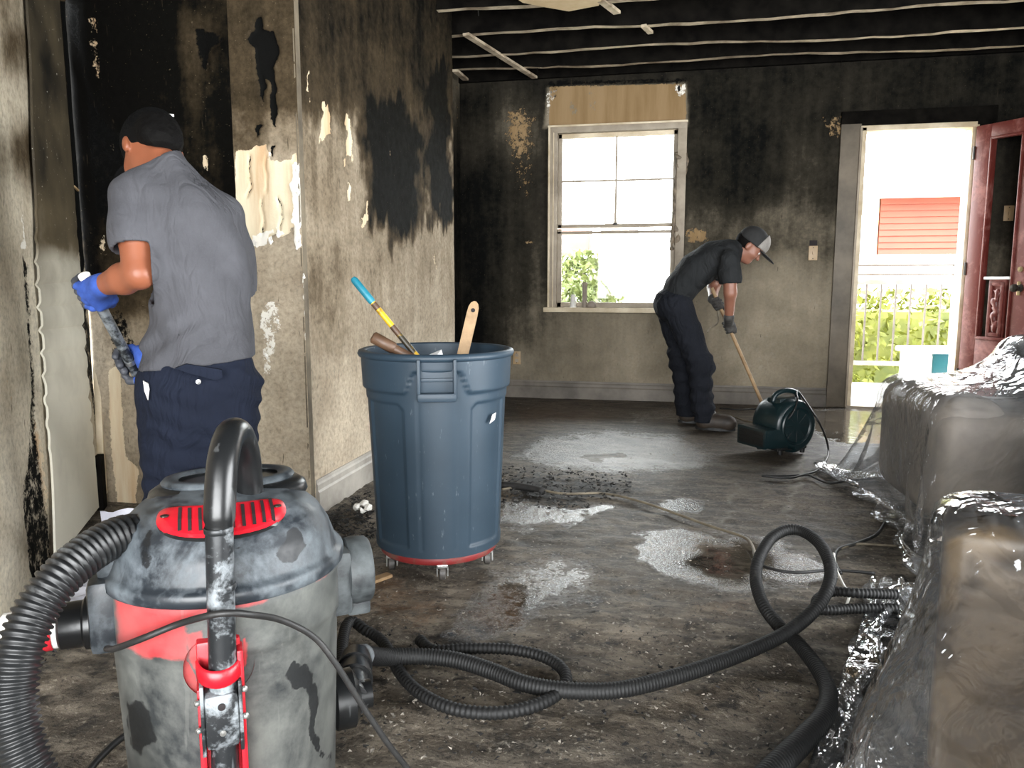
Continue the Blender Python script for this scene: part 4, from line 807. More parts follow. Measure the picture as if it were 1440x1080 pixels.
# bin on the balcony
p = ony(1308, 518, 7.75); bn = empty('storage_bin', (p[0]+.03, 7.75, -.04), .15, 'white rimmed teal plastic bin on the sunlit balcony floor', 'bin')
hb = ony(1308, 488, 7.75)[2]+.04
MB().box((-.25, -.17, 0), (.25, .17, hb*.93), bev=.04).build('bin_body', M['bin_white'], bn, auto=40); MB().box((-.1, -.19, hb*.42), (.27, .19, hb*.95), bev=.03).build('teal_lid_flap', M['bin_teal'], bn, auto=40); MB().box((-.28, -.2, hb*.9), (.28, .2, hb), bev=.02).build('bin_rim', M['bin_white'], bn, auto=40)
# ================================================================== ROUND CAN ON DOLLY
CB = (-.862, 2.68); CF = Frame(CB)
can = empty('waste_can', (CB[0], CB[1], 0), CF.r, 'tall round blue grey plastic waste can standing on the red dolly', 'trash can')
nt, nz = 216, 150; th = np.arange(nt)*2*np.pi/nt; zs = np.r_[np.linspace(.092, .80, nz)]
T, Z = np.meshgrid(th, zs, indexing='ij'); R = .232+(.262-.232)*(Z-.092)/.708
ss = lambda x, a, b: np.clip((x-a)/(b-a), 0, 1)**2*(3-2*np.clip((x-a)/(b-a), 0, 1))
# angle measured from the front (-y) handle, repeated on the back
ph = np.abs(((T-1.5*np.pi+np.pi/2) % np.pi)-np.pi/2); phs = ((T-1.5*np.pi+np.pi/2) % np.pi)-np.pi/2
bandlow = .675+.0*ph+.075*(1-ss(ph, .28, .44))+.0
R = R+.011*ss(Z, bandlow-.006, bandlow+.004)
pan = ss(ph, .46, .50)*(1-ss(ph, 1.12, 1.16))*ss(Z, .12, .13)*(1-ss(Z+.25*np.maximum(0, .56-ph)**1*1.0, .632, .642)); R = R-.007*pan
pan2 = ss(ph, 1.2, 1.24)*ss(Z, .12, .13)*(1-ss(Z, .632, .642)); R = R-.004*pan2
for g in (-.25, .25): R = R-.0045*np.exp(-((phs-g)/.012)**2)*(Z < .66)*(Z > .12)
V = np.stack([R*np.cos(T), R*np.sin(T), Z], -1).reshape(-1, 3); F = []
for i in range(nt):
    k = (i+1) % nt
    for j in range(nz-1): F.append((i*nz+j, k*nz+j, k*nz+j+1, i*nz+j+1))
nb_ = len(V); Vi = np.stack([(R-.02)*np.cos(T)*1, (R-.02)*np.sin(T), Z+.006], -1)
Ri = .22+(.25-.22)*(zs-.092)/.708; Vi = np.stack([np.cos(th)[:, None]*Ri, np.sin(th)[:, None]*Ri, np.broadcast_to(zs+.006, (nt, nz))], -1).reshape(-1, 3); V = np.vstack([V, Vi])
for i in range(nt):
    k = (i+1) % nt
    for j in range(nz-1): F.append((nb_+i*nz+j, nb_+i*nz+j+1, nb_+k*nz+j+1, nb_+k*nz+j))
F.append(tuple(i*nz for i in range(nt))); F.append(tuple(nb_+i*nz for i in range(nt)))
mesh('can_body', V, F, M['can'], can, True, auto=60)
MB().lathe([(.268, .782), (.280, .786), (.284, .796), (.280, .806), (.27, .81), (.256, .808), (.25, .796), (.252, .785), (.268, .782)], 96, cap=False).build('rim', M['can'], can, True)
for sg in (-1, 1):
    R_ = np.diag([1, sg, 1.]); y = .262
    h_ = MB(); h_.box((-.066, -.03, -.06), (-.054, .02, .07), bev=.004); h_.box((.054, -.03, -.06), (.066, .02, .07), bev=.004); h_.box((-.066, -.036, -.072), (.066, .0, -.042), bev=.01); h_.box((-.062, -.004, -.05), (.062, .012, .066), bev=.003); h_.box((-.055, -.012, -.006), (.055, .0, .006), bev=.003)
    V_ = np.array(h_.V); V_[:, 1] = sg*(y+0-V_[:, 1])*1; h_.V = [tuple(v) for v in V_]; h_.V = [(v[0]-.0, v[1], v[2]+.725) for v in h_.V]
    h_.build('handle', M['can'], can, auto=35)
# scuff mark on the can
for i in range(1):
    a_ = 1.5*np.pi+.82; Vs = []; 
    for dz in (0, .015, .03): Vs += [((.262)*math.cos(a_-.06+dz*2), .262*math.sin(a_-.06+dz*2), .56+dz), (.262*math.cos(a_+.05+dz), .262*math.sin(a_+.05+dz), .57+dz*.8)]
    mesh('sticker_scrap', Vs, [(0, 1, 3, 2), (2, 3, 5, 4)], M['white_metal'], can)
dl = empty('dolly', (CB[0], CB[1], 0), CF.r, 'chipped red round dolly with casters under the blue grey can', 'dolly')
MB().lathe([(.0, .058), (.19, .058), (.213, .062), (.218, .068), (.218, .084), (.214, .092), (.0, .0925)], 64, cap=False).build('dolly_disc', M['dolly_red'], dl, auto=40)
for i in range(5):
    a_ = -math.pi/2+.06+i*2*math.pi/5; cx_, cy_ = .185*math.cos(a_), .185*math.sin(a_); ca = empty('x', (0, 0, 0), 0, None, None); bpy.data.objects.remove(ca)
    f = MB(); f.box((-.02, -.016, .045), (.02, .016, .058), bev=.003); f.box((-.021, -.014, .016), (-.0165, .014, .05)); f.box((.0165, -.014, .016), (.021, .014, .05)); f.lathe([(.014, .05), (.014, .06)], 12)
    f.V = [(v[0]+cx_, v[1]+cy_, v[2]) for v in f.V]; fo = f.build('caster', M['steel'], dl)
    Rw = np.array([[0, 0, 1], [0, 1, 0], [-1, 0, 0.]]); MB().lathe([(.0, -.0125), (.018, -.0125), (.025, -.009), (.0255, 0), (.025, .009), (.018, .0125), (.0, .0125)], 20, (cx_, cy_, .0245), Rw, cap=False).build('wheel', M['caster'], fo, auto=40)
# things sticking out of the can
def stick(name, p0, p1, y0, y1, r, mat, lab, cat, tip=None, tipm=None, band=None, flat=None):
    a = CF.w(CF.pix(*p0, y0)); b = CF.w(CF.pix(*p1, y1)); d = (b-a)/np.linalg.norm(b-a); foot = a-d*.30
    t = empty(name, foot, 0, lab, cat); L = b-foot
    if flat:
        mb = MB(); n = 12; x = CF.ex; q = np.cross(d, x); q /= np.linalg.norm(q); x = np.cross(q, d); V = []; F = []
        ts = [0, .5, .9, .955, .985, 1.0]; ws = [1, 1, 1, .92, .65, .2]
        for t_, w_ in zip(ts, ws):
            for sx_, sy_ in ((-1, -1), (1, -1), (1, 1), (-1, 1)): V.append(L*t_+x*sx_*flat[0]/2*w_+q*sy_*flat[1]/2)
        for i in range(len(ts)-1):
            for j in range(4): F.append((4*i+j, 4*i+(j+1) % 4, 4*i+4+(j+1) % 4, 4*i+4+j))
        F += [(3, 2, 1, 0), tuple(range(4*len(ts)-4, 4*len(ts)))]
        mb.add(V, F).build('handle_board', mat, t, auto=50); e = L*.93-q*(flat[1]/2+.001)
        MB().tube([e, e-q*.002], .008, 12).build('hang_hole', M['slot'], t)
    else:
        k = 1-(tip or 0); MB().tube([L*0, L*.5, L*k], r, 14).build('shaft', mat, t, auto=50)
        if tip: MB().tube([L*k*.995, L*(k+.01), L*.985, L], [r*1.0, r*1.25, r*1.25, r*.8], 14).build('grip', tipm, t, auto=50)
        if band:
            for b0, b1, m_ in band: MB().tube([L*b0, L*b1], r*1.05, 14).build('tape_band', m_, t, auto=50)
    return t
stick('painted_pole', (583, 497), (496, 391), -.10, -.05, .0105, M['yellow_pole'], 'black and yellow pole with teal grip leaning out of the can', 'pole', .17, M['teal_grip'], [(.6, .66, M['wood_dark']), (.78, .82, M['wood_dark'])])
stick('tool_handle', (572, 500), (523, 473), -.12, -.12, .017, M['wood_dark'], 'dark wooden tool handle resting low on the can rim, left side', 'handle', .2, M['wood_dark'])
stick('wooden_scraper', (651, 497), (668, 424), .05, .08, .016, M['wood'], 'flat pale wooden handle standing out of the can, right side', 'handle', flat=(.042, .016))
a = CF.w(CF.pix(605, 494, -.05)); V = [(-.05, -.02, -.06), (.02, -.04, -.02), (.06, -.02, -.05), (.045, .02, .005), (.0, .01, -.012), (-.06, .02, -.045), (.0, 0, -.1)]
o = mesh('crumpled_paper', np.array(V)*.9, [(0, 1, 4), (0, 4, 5), (1, 2, 3), (1, 3, 4), (0, 6, 1), (6, 2, 1), (5, 6, 0), (4, 3, 5), (3, 2, 6), (3, 6, 5)], M['paper'], None, False); o.location = a; o.rotation_euler = (0, 0, CF.r); tag(o, 'crumpled white paper lying in the mouth of the can', 'paper')
# ================================================================== WET DRY VACUUM
VB = np.array([-.85, 1.24]); VF = Frame(VB); 
vb = VF.w((.03, 0, 0)); vac = empty('shop_vacuum', (vb[0], vb[1], 0), VF.r, 'dusty grey and red wet dry vacuum with upright tube handle in foreground', 'vacuum'); OX = .03
def vp(u, v, y): p = VF.pix(u, v, y); p[0] -= OX; return p
def wpx(V):
    P, _ = proj(np.array([VF.w((v[0]+OX, v[1], v[2])) for v in V])); return P
tp = [(.176, 0), (.182, .006), (.184, .03), (.188, .10), (.194, .25), (.2, .40), (.203, .425), (.207, .432), (.207, .515), (.203, .522)]
tp2 = []
for (r0, z0), (r1, z1) in zip(tp[:-1], tp[1:]):
    n_ = max(1, int((z1-z0)/.008)); tp2 += [(r0+(r1-r0)*i/n_, z0+(z1-z0)*i/n_) for i in range(n_)]
tp2.append(tp[-1]); V, F = lathe_vf(tp2, 160); P = wpx(V)
red = paint(np.zeros(len(V)), P, [([(158, 815), (230, 838), (300, 842), (370, 830), (372, 848), (300, 860), (262, 880), (262, 930), (200, 925), (166, 905)], .85, 16), ([(330, 842), (440, 800), (470, 790), (465, 812), (400, 838), (330, 856)], .6, 14), ([(262, 890), (285, 885), (290, 960), (268, 935)], .7, 8), ([(338, 890), (350, 900), (350, 930), (340, 950)], .7, 6)])
mesh('tank', V, F, M['vac_tank'], vac, True, {'red': red, 'smear': paint(np.zeros(len(V)), P+np.stack([vnoise(V, 22, 61, 4)*34, vnoise(V, 22, 62, 4)*50], 1), [([(392, 938), (408, 928), (428, 932), (442, 958), (446, 1000), (462, 1062), (450, 1064), (430, 1010), (422, 968), (402, 975)], .9, 10), ([(178, 985), (200, 982), (214, 1012), (228, 1048), (196, 1062), (180, 1034)], .8, 14), ([(330, 960), (345, 1000), (340, 1075), (325, 1075)], .55, 14)])}, auto=50)
# dark splash marks on the tank are part of its wear: thin dried drip ridges
lp_ = [(.212, .520), (.216, .526), (.216, .540), (.212, .546), (.206, .548), (.2, .562), (.19, .592), (.172, .622), (.146, .646), (.115, .662), (.07, .672), (.0, .676)]
lp2 = []
for (r0, z0), (r1, z1) in zip(lp_[:-1], lp_[1:]):
    n_ = max(1, int(math.hypot(z1-z0, r1-r0)/.007)); lp2 += [(r0+(r1-r0)*i/n_, z0+(z1-z0)*i/n_) for i in range(n_)]
V, F = lathe_vf(lp2+[lp_[-1]], 140, False); P = wpx(V)
mesh('lid', V, F, M['vac_lid'], vac, True, {'smear': paint(np.zeros(len(V)), P+np.stack([vnoise(V, 26, 63, 4)*26, vnoise(V, 26, 64, 4)*34], 1), [([(388, 772), (400, 752), (408, 738), (420, 740), (430, 765), (412, 786), (394, 786)], .85, 10), ([(196, 770), (212, 742), (222, 752), (208, 800), (196, 800)], .75, 12), ([(260, 765), (290, 770), (280, 776), (258, 772)], .6, 8), ([(330, 760), (350, 768), (345, 776), (330, 770)], .6, 8)])}, auto=50)
pr = np.array(lp_[4:-1]); 
def dome(x, s, off):
    """point on the front of the lid: x across, s along the profile"""
    d = np.r_[0, np.cumsum(np.hypot(*np.diff(pr, axis=0).T))]; r = np.interp(s, d, pr[:, 0])+off; z = np.interp(s, d, pr[:, 1])+off; a_ = x/np.maximum(r, .02); return np.array([r*np.sin(a_), -r*np.cos(a_), z])
def sfor(u, v):
    best = None
    for s_ in np.linspace(0, .2, 161):
        for x_ in (0.,):
            p = dome((u-300)/745., s_, 0); q_ = wpx([p])[0]; e_ = abs(q_[1]-v)
            if best is None or e_ < best[0]: best = (e_, s_, p)
    return best[1]
sc = sfor(312, 729); xc_ = vp(312, 729, -.15)[0]
def oval(name, w_, h_, off, mat, slope=0.0, parent=vac, th_=.006):
    V = []; F = []; n, m_ = 48, 8
    for k in range(m_+1):
        for j in range(n):
            a_ = 2*math.pi*j/n; ca, sa = math.cos(a_), math.sin(a_); rr = k/m_; e_ = lambda c: math.copysign(abs(c)**.75, c); o_ = off if k < m_ else off-th_
            V.append(dome(xc_+e_(ca)*w_*rr, sc+e_(sa)*h_*rr+slope*ca*w_*rr, o_))
    for k in range(m_):
        for j in range(n): i2 = (j+1) % n; F.append((k*n+j, k*n+i2, (k+1)*n+i2, (k+1)*n+j))
    return mesh(name, V, F, mat, parent, True, auto=50)
oval('vent_rim', .127, .043, .003, M['vac_black']); vent = oval('vent_cover', .119, .036, .008, M['vac_red'])
for i in (-4, -3, -2, -1, 1, 2, 3, 4, 5):
    x_ = xc_+.0+i*.0165*1.05; pts = [dome(x_, sc+t, .0095) for t in np.linspace(-.024, .024, 8)]; pts2 = [p_ for p_ in pts]
    V = []; F = []
    for k, p_ in enumerate(pts): V += [p_+np.array([-.0028, 0, 0]), p_+np.array([.0028, 0, 0]), p_+np.array([.0028, .008, -.008]), p_+np.array([-.0028, .008, -.008])]
    for k in range(len(pts)-1):
        for j in range(4): F.append((4*k+j, 4*k+(j+1) % 4, 4*k+4+(j+1) % 4, 4*k+4+j))
    F += [(3, 2, 1, 0), (4*len(pts)-4, 4*len(pts)-3, 4*len(pts)-2, 4*len(pts)-1)]
    mesh('vent_slot', V, F, M['slot'], vent, False)
for x_ in (-.098, .098):
    p_ = dome(xc_+x_, sc, .009); MB().lathe([(.0, 0), (.007, 0), (.007, .002), (.0, .003)], 12, p_).build('vent_screw', M['dark_metal'], vent)
# motor housing ridge and switch recess behind the vent
V, F = lathe_vf([(.140, .0), (.146, .012), (.142, .03), (.128, .042), (.06, .05), (0, .05)], 72, False); V = np.array(V)*[1, .72, .8]+[.012, .04, .636]; mesh('motor_cap', V, F, M['vac_black'], vac, True, auto=50)
V, F = lathe_vf([(.118, .034), (.122, .044), (.116, .052), (.10, .054), (.09, .048)], 72, False); V = np.array(V)*[1, .66, .8]+[.012, .045, .640]; mesh('cap_ring', V, F, M['vac_lid'], vac, True, auto=50)
p_ = vp(338, 680, -.02); mb = MB(); mb.box((p_[0]-.03, -.05, .672), (p_[0]+.035, -.005, .688), bev=.004); sw = mb.build('switch_block', M['vac_black'], vac, auto=35); MB().box((p_[0]-.012, -.052, .676), (p_[0]+.002, -.01, .692), bev=.002).build('rocker', M['white_metal'], sw)
# lid latches at both sides: hose port left, exhaust drum right
R90 = np.array([[0, 0, 1], [0, 1, 0], [-1, 0, 0.]])
ex = MB(); ex.box((.17, -.07, .405), (.225, .07, .535), bev=.015); ex.build('exhaust_box', M['vac_grey'], vac, auto=40)
MB().lathe([(.0, 0), (.055, 0), (.066, .006), (.068, .02), (.066, .045), (.06, .052), (.045, .054), (.0, .054)], 40, (.215, -.01, .475), R90, cap=False).build('exhaust_drum', M['vac_grey'], vac, auto=40)
MB().box((.215, -.05, .395), (.262, .03, .43), bev=.008).build('exhaust_foot', M['vac_grey'], vac, auto=40)
lt = MB(); lt.box((-.228, -.09, .415), (-.175, .05, .545), bev=.014); lt.box((-.215, -.07, .53), (-.15, .04, .6), bev=.02); lt.build('inlet_box', M['vac_lid'], vac, auto=40)
MB().lathe([(.046, 0), (.046, .012), (.04, .016), (.04, .05), (.036, .054)], 32, (-.225, -.03, .455), R90@np.diag([1, 1, -1.])).build('inlet_port', M['vac_black'], vac, auto=40)
cu = MB().lathe([(.036, 0), (.036, .085), (.032, .088), (.0, .088)], 32, (-.275, -.03, .455), R90@np.diag([1, 1, -1.]), cap=False).build('inlet_cuff', M['white_metal'], vac, auto=40)
MB().lathe([(.037, .012), (.0385, .014), (.0385, .036), (.037, .038)], 32, (-.275, -.03, .455), R90@np.diag([1, 1, -1.]), cap=False).build('red_ring', M['tape_label'], cu, auto=40)
# handle tube
yt = -.236; xt0, xt1 = vp(316, 1075, yt)[0], vp(306, 720, yt)[0]
path = [(xt0, yt, .02), (xt0, yt, .2), ((xt0+xt1)/2, yt, .42), (xt1, yt, .62)]; q1 = vp(306, 640, yt); q2 = vp(324, 606, -.19); q3 = vp(340, 602, -.12); 
tb = MB().tube(spline(path+[(xt1+.002, yt+.004, .68)], .02), .0215, 20).build('handle_tube', M['tube_metal'], vac, auto=50)
g_ = [(xt1+.001, yt+.002, .655), (xt1+.004, yt+.006, .70), (xt1+.012, yt+.03, .762), (xt1+.026, yt+.075, .796), (xt1+.042, yt+.125, .788), (xt1+.054, yt+.165, .745), (xt1+.058, yt+.18, .69), (xt1+.058, yt+.185, .655)]
Q = spline(g_, .008); MB().tube(Q, np.where(np.arange(len(Q)) < 3, .022, .0245), 20).build('handle_grip', M['vac_black'], vac, auto=50)
for z in (.655, .56): MB().lathe([(.0216, 0), (.0228, .002), (.0228, .008), (.0216, .01)], 20, (xt1, yt, z), cap=False).build('tube_ring', M['tube_metal'], tb, auto=50)
# red bracket with clamp
ya = -.213; br = MB(); br.box((-.034+xt0, ya-.006, .0), (.034+xt0, ya+.03, .468), bev=.006); br.box((-.036+xt0, ya-.03, .0), (-.026+xt0, ya+.01, .40), bev=.003); br.box((.027+xt0, ya-.03, .0), (.037+xt0, ya+.01, .455), bev=.003); bo = br.build('red_bracket', M['vac_red'], vac, auto=40)
V, F = lathe_vf([(.056, 0), (.056, .004), (.05, .008), (0, .008)], 40, False); V = np.array(V)@np.array([[1, 0, 0], [0, 0, -1], [0, 1.25, 0.]])+[xt0, -.2, .415]; mesh('bracket_pad', V, F, M['vac_tank'], vac, True, {'red': np.full(len(V), .55), 'smear': np.zeros(len(V))}, auto=40)
cl = []; F = []
for k, z in enumerate((.405, .408, .432, .435)):
    o_ = -.002 if k in (0, 3) else .002
    for t in np.linspace(-1, 1, 15): a_ = t*math.pi/2; cl.append((xt0+(.034+o_)*math.sin(a_)*1.0, yt+.01-(.036+o_)*math.cos(a_)+.0*abs(t), z-.01*math.cos(a_)+.01))
for k in range(3):
    for j in range(14): F.append((k*15+j, k*15+j+1, (k+1)*15+j+1, (k+1)*15+j))
mesh('clamp_strap', cl, F, M['vac_red'], vac, True)
sl = MB(); sl.box((xt0-.027, yt-.026, .30), (xt0+.027, yt+.02, .395), bev=.012); 
for sx_ in (-.029, .029): sl.box((xt0+sx_-.003, yt-.02, .29), (xt0+sx_+.003, yt+.02, .41), bev=.002)
so = sl.build('lock_sleeve', M['tube_metal'], vac, auto=40)
for x_, z in ((-.036, .382), (.036, .392), (-.036, .335), (.036, .345)): MB().lathe([(.0, 0), (.0055, 0), (.0055, .003), (.003, .0055), (0, .006)], 10, (xt0+x_, yt-.012, z), np.array([[1, 0, 0], [0, 0, -1], [0, 1, 0]]), cap=False).build('bolt', M['steel'], so)
for z, r_, m_ in ((.375, .006, M['slot']), (.33, .005, M['steel'])): MB().lathe([(.0, 0), (r_, 0), (r_, .002), (0, .0025)], 14, (xt0, yt-.026, z), np.array([[1, 0, 0], [0, 0, -1], [0, 1, 0]]), cap=False).build('bolt', m_, so)
# corrugated suction hose on the left
hp = [vp(205, 752, -.03), vp(172, 752, -.06), vp(128, 775, -.10), vp(85, 812, -.14), vp(50, 860, -.17), vp(28, 915, -.2), vp(18, 975, -.22), vp(24, 1030, -.24), vp(42, 1085, -.26), vp(70, 1130, -.27)]
e_ = hp[-1]; hp += [np.array([e_[0]+.03, e_[1]-.01, max(.06, e_[2]-.06)]), np.array([e_[0]+.09, e_[1]-.03, .045])]
V, F = ribbed(hp, .0345, .0105, .0055, 22); mesh('suction_hose', V, F, M['hose'], vac, True)
# power cord wrapped round the tank
cp_ = [vp(150, 912, -.12), vp(162, 912, -.16), vp(200, 898, -.205), vp(250, 878, -.225), vp(292, 866, -.265), vp(320, 862, -.275), vp(350, 864, -.265), vp(395, 872, -.22), vp(440, 895, -.2), vp(470, 930, -.2), vp(505, 985, -.2), vp(545, 1045, -.2), vp(580, 1090, -.2)]
e_ = cp_[-1]; cp_ += [np.array([e_[0]+.04, e_[1]-.02, .06]), np.array([e_[0]+.12, e_[1]-.05, .012]), np.array([e_[0]+.3, e_[1]-.12, .012])]
MB().tube(spline(cp_, .01), .0055, 9).build('power_cord', M['cord'], vac, True)
mb = MB(); mb.lathe([(.0, 0), (.05, 0), (.062, .012), (.062, .05), (.045, .06), (.03, .065), (.03, .09)], 32, (.19, .07, .16), R90, cap=False); mb.build('drain_port', M['vac_black'], vac, auto=40)
for a_ in (.7, 2.4, 3.9, 5.5): 
    x_, y_ = .2*math.cos(a_), .2*math.sin(a_); MB().lathe([(.0, -.015), (.024, -.015), (.03, -.008), (.03, .008), (.024, .015), (0, .015)], 18, (x_, y_, .03), R90, cap=False).build('caster', M['vac_black'], vac, auto=40)
# ================================================================== PEOPLE
def head_prims(S_, c, f, u, sc=1.0, neck=None):
    f, u, r = basis(f, u); c = np.array(c, float); R = np.stack([f, r, u]); P_ = lambda a, b, d: c+(f*a+r*b+u*d)*sc
    S_.ell(P_(-.005, 0, .025), np.array([.098, .076, .088])*sc, R, .03); S_.ell(P_(.028, 0, -.05), np.array([.062, .058, .066])*sc, R, .04)
    S_.ell(P_(.062, 0, -.088), np.array([.03, .034, .024])*sc, R, .03); S_.cap(P_(.09, 0, .01), P_(.112, 0, -.03), .009*sc, .014*sc, .012)
    S_.ell(P_(.086, 0, .028), np.array([.02, .052, .013])*sc, R, .02)
    for s_ in (-1, 1):
        S_.ell(P_(-.004, s_*.079, -.012), np.array([.02, .009, .033])*sc, R, .006); S_.ell(P_(.062, s_*.042, -.03), np.array([.028, .022, .022])*sc, R, .03)
    S_.cap(P_(.083, -.02, -.056), P_(.083, .02, -.056), .007*sc, .007*sc, .006); S_.cap(P_(.081, -.017, -.067), P_(.081, .017, -.067), .008*sc, .008*sc, .006)
    return P_, R, (f, u, r)
def grip_prims(G_, c, axis, out, rp, flip=1, sc=1.0):
    """fist round a bar through c along axis; 'out' points from bar to the palm"""
    axis, out, side = basis(axis, out); c = np.array(c, float); side = side*flip
    pc = c+out*(rp+.016)*sc; R = np.stack([axis, out, side]); G_.ell(pc+side*(-.004), np.array([.044, .018, .036])*sc, R, .012)
    for i, (o_, fr, L) in enumerate(((.033, .0092, 1.0), (.011, .0098, 1.1), (-.011, .0094, 1.04), (-.032, .0084, .9))):
        pts = []
        for a_ in np.radians(np.array([20, 62, 112, 160, 205])*L):
            rr = (rp+.011); pts.append((c+axis*o_*sc+(out*math.cos(a_)+side*math.sin(a_))*rr*sc, fr*sc))
        pts.insert(0, (pc+axis*o_*.9*sc+side*.02, fr*1.1*sc)); G_.chain(pts, .005)
    pts = [(pc+axis*.03*sc-side*.022*sc, .014*sc)]
    for a_ in np.radians([-40, -85, -130]): pts.append((c+axis*(.046)*sc+(out*math.cos(a_)+side*math.sin(a_))*(rp+.012)*sc, .0105*sc))
    G_.chain(pts, .007); return pc
def wr(amp, sc=(1, 1, .5), f=14, seed=1):
    def fn(Q): return (vnoise(Q*np.array(sc), f, seed, 3))*amp*2
    return fn
def shell(t, cuts):
    def post(G, X, Y, Z):
        D = np.maximum(G, -(G+t))
        for p, n in cuts:
            n = np.array(n, float); n /= np.linalg.norm(n); D = np.maximum(D, (X-p[0])*n[0]+(Y-p[1])*n[1]+(Z-p[2])*n[2])
        return D
    return post
# ---------------------------------------------------------------- worker one, seen from behind at the burnt wall
B1 = np.array([-1.42, 2.05]); F1 = Frame(B1)
w1 = empty('person', (B1[0], B1[1], 0), F1.r, 'worker in grey T-shirt and navy trousers seen from behind by the burnt wall', 'person')
p1 = lambda u, v, y=0.: F1.pix(u, v, y)
MPP = (p1(300, 500)-p1(200, 500))[0]/100.
def sec(u, v, hw, b, y=0.): return (p1(u, v, y), hw*MPP, b)
hipL, hipR = p1(243, 545), p1(318, 545); kL, kR = p1(247, 735, -.02), p1(318, 735, .02); aL, aR = p1(252, 845, .02)*[1, 1, 0]+[0, 0, .09], p1(322, 845, .05)*[1, 1, 0]+[0, 0, .09]
shL, shR = p1(187, 272, .02), p1(312, 303, .06); elL, wrL = p1(196, 385, -.06), p1(142, 402, .09); hdL = p1(122, 407, .15); elR, wrR = p1(335, 400, .17), p1(270, 470, .28); hdR = p1(232, 492, .33)
nk, hd = p1(226, 240, .05), p1(215, 211, .15)
torso = [sec(278, 590, 84, .135), sec(280, 530, 85, .137), sec(283, 470, 78, .128, .01), sec(281, 420, 74, .12, .02), sec(279, 350, 74, .125, .03), sec(266, 300, 74, .125, .035), sec(250, 268, 66, .105, .04), sec(238, 246, 46, .085, .05), sec(230, 226, 33, .072, .06), sec(224, 210, 29, .062, .075)]
bd = Sdf(); bd.loft([(c, a-.022, b-.02) for c, a, b in torso], (1, 0, 0), .03)
bd.chain([(hipL, .082), (kL, .058), (aL, .042)], .03); bd.chain([(hipR, .082), (kR, .058), (aR, .042)], .03)
bd.chain([(shL, .046), (elL*.5+shL*.5, .05), (elL, .043)], .02).chain([(elL, .042), (elL*.6+wrL*.4, .045), (wrL, .029)], .012)
bd.chain([(shR, .052), (elR, .041), (wrR, .029)], .02); bd.cap(nk-[0, 0, .05], hd-[0, .02, .02], .062, .054, .03)
P1, R1, fur1 = head_prims(bd, hd, (-.34, .62, -.70), (-.1, .70, .70), 1.0)
solid('body', bd, M['skin'], w1, .007)
tee = Sdf(); tee.loft(torso, (1, 0, 0), .03); cuffL = shL*.36+elL*.64
tee.chain([(shL-[.0, 0, .0], .066), (shL*.5+elL*.5, .064), (elL*.9+shL*.1, .068)], .05); tee.chain([(shR, .064), (shR*.5+elR*.5, .066), (elR, .068)], .05)
def teecut(G, X, Y, Z):
    D = np.maximum(G, -(G+.012)); hem = p1(280, 510)[2]; hz = hem-.10*(X-p1(280, 504)[0])*-1.0*0+ (X-p1(280, 504)[0])*.10
    D = np.maximum(D, hz-Z); 
    for a, s_, m_ in ((elL, shL, .70), (elR, shR, .62)):
        n = (a-s_)/np.linalg.norm(a-s_); c = s_+(a-s_)*m_; near = (X-c[0])**2+(Y-c[1])**2+(Z-c[2])**2 < .16**2; side = (X < p1(212, 350)[0]) if a is elL else (Y > .13)
        D = np.where(near & side, np.maximum(D, (X-c[0])*n[0]+(Y-c[1])*n[1]+(Z-c[2])*n[2]), D)
    n = fur1[0]*0+np.array(nk-torso[5][0]); n = n/np.linalg.norm(n); c = p1(228, 224, .05); D = np.maximum(D, (X-c[0])*n[0]+(Y-c[1])*n[1]+(Z-c[2])*n[2]-.0); return D
def teefold(Q):
    d = wr(.006, (1, 1, .8), 9, 3)(Q); z = Q[:, 2]; x = Q[:, 0]; low = np.clip((1.0-z)/.2, 0, 1)
    return d+low*.011*np.sin((z*1.0-x*.75)*75+4*vnoise(Q, 6, 5, 2))*np.clip(vnoise(Q, 5, 8, 2)*4+.5, 0, 1)-.007*np.sin((z*.6+x*1.1)*40)*np.clip(vnoise(Q, 4, 9, 2)*3+.3, 0, 1)
shirt = solid('t_shirt', tee, M['tee'], w1, .006, teecut, 1, teefold)
tr_ = Sdf(); tr_.loft([sec(279, 640, 60, .09), sec(278, 590, 78, .12), sec(279, 545, 83, .128, -.005), sec(281, 515, 77, .120, 0.), sec(281, 500, 70, .108, 0.), sec(282, 478, 66, .1)], (1, 0, 0), .03)
tr_.chain([(hipL-[0, 0, .0], .098), (kL, .088), (aL-[0, 0, .03], .075)], .05); tr_.chain([(hipR, .098), (kR, .088), (aR-[0, 0, .03], .075)], .05)
def trfold(Q): 
    z = Q[:, 2]; return wr(.010, (1, 1, 1.6), 11, 6)(Q)+.004*np.sin(z*95+Q[:, 0]*40+5*vnoise(Q, 5, 4, 2))*np.clip(vnoise(Q, 4, 2, 2)*4+.4, 0, 1)
trs = solid('trousers', tr_, M['trousers'], w1, .007, shell(.014, [((0, 0, .05), (0, 0, -1)), ((0, 0, p1(280, 486)[2]), (0, 0, 1))]), 1, trfold)
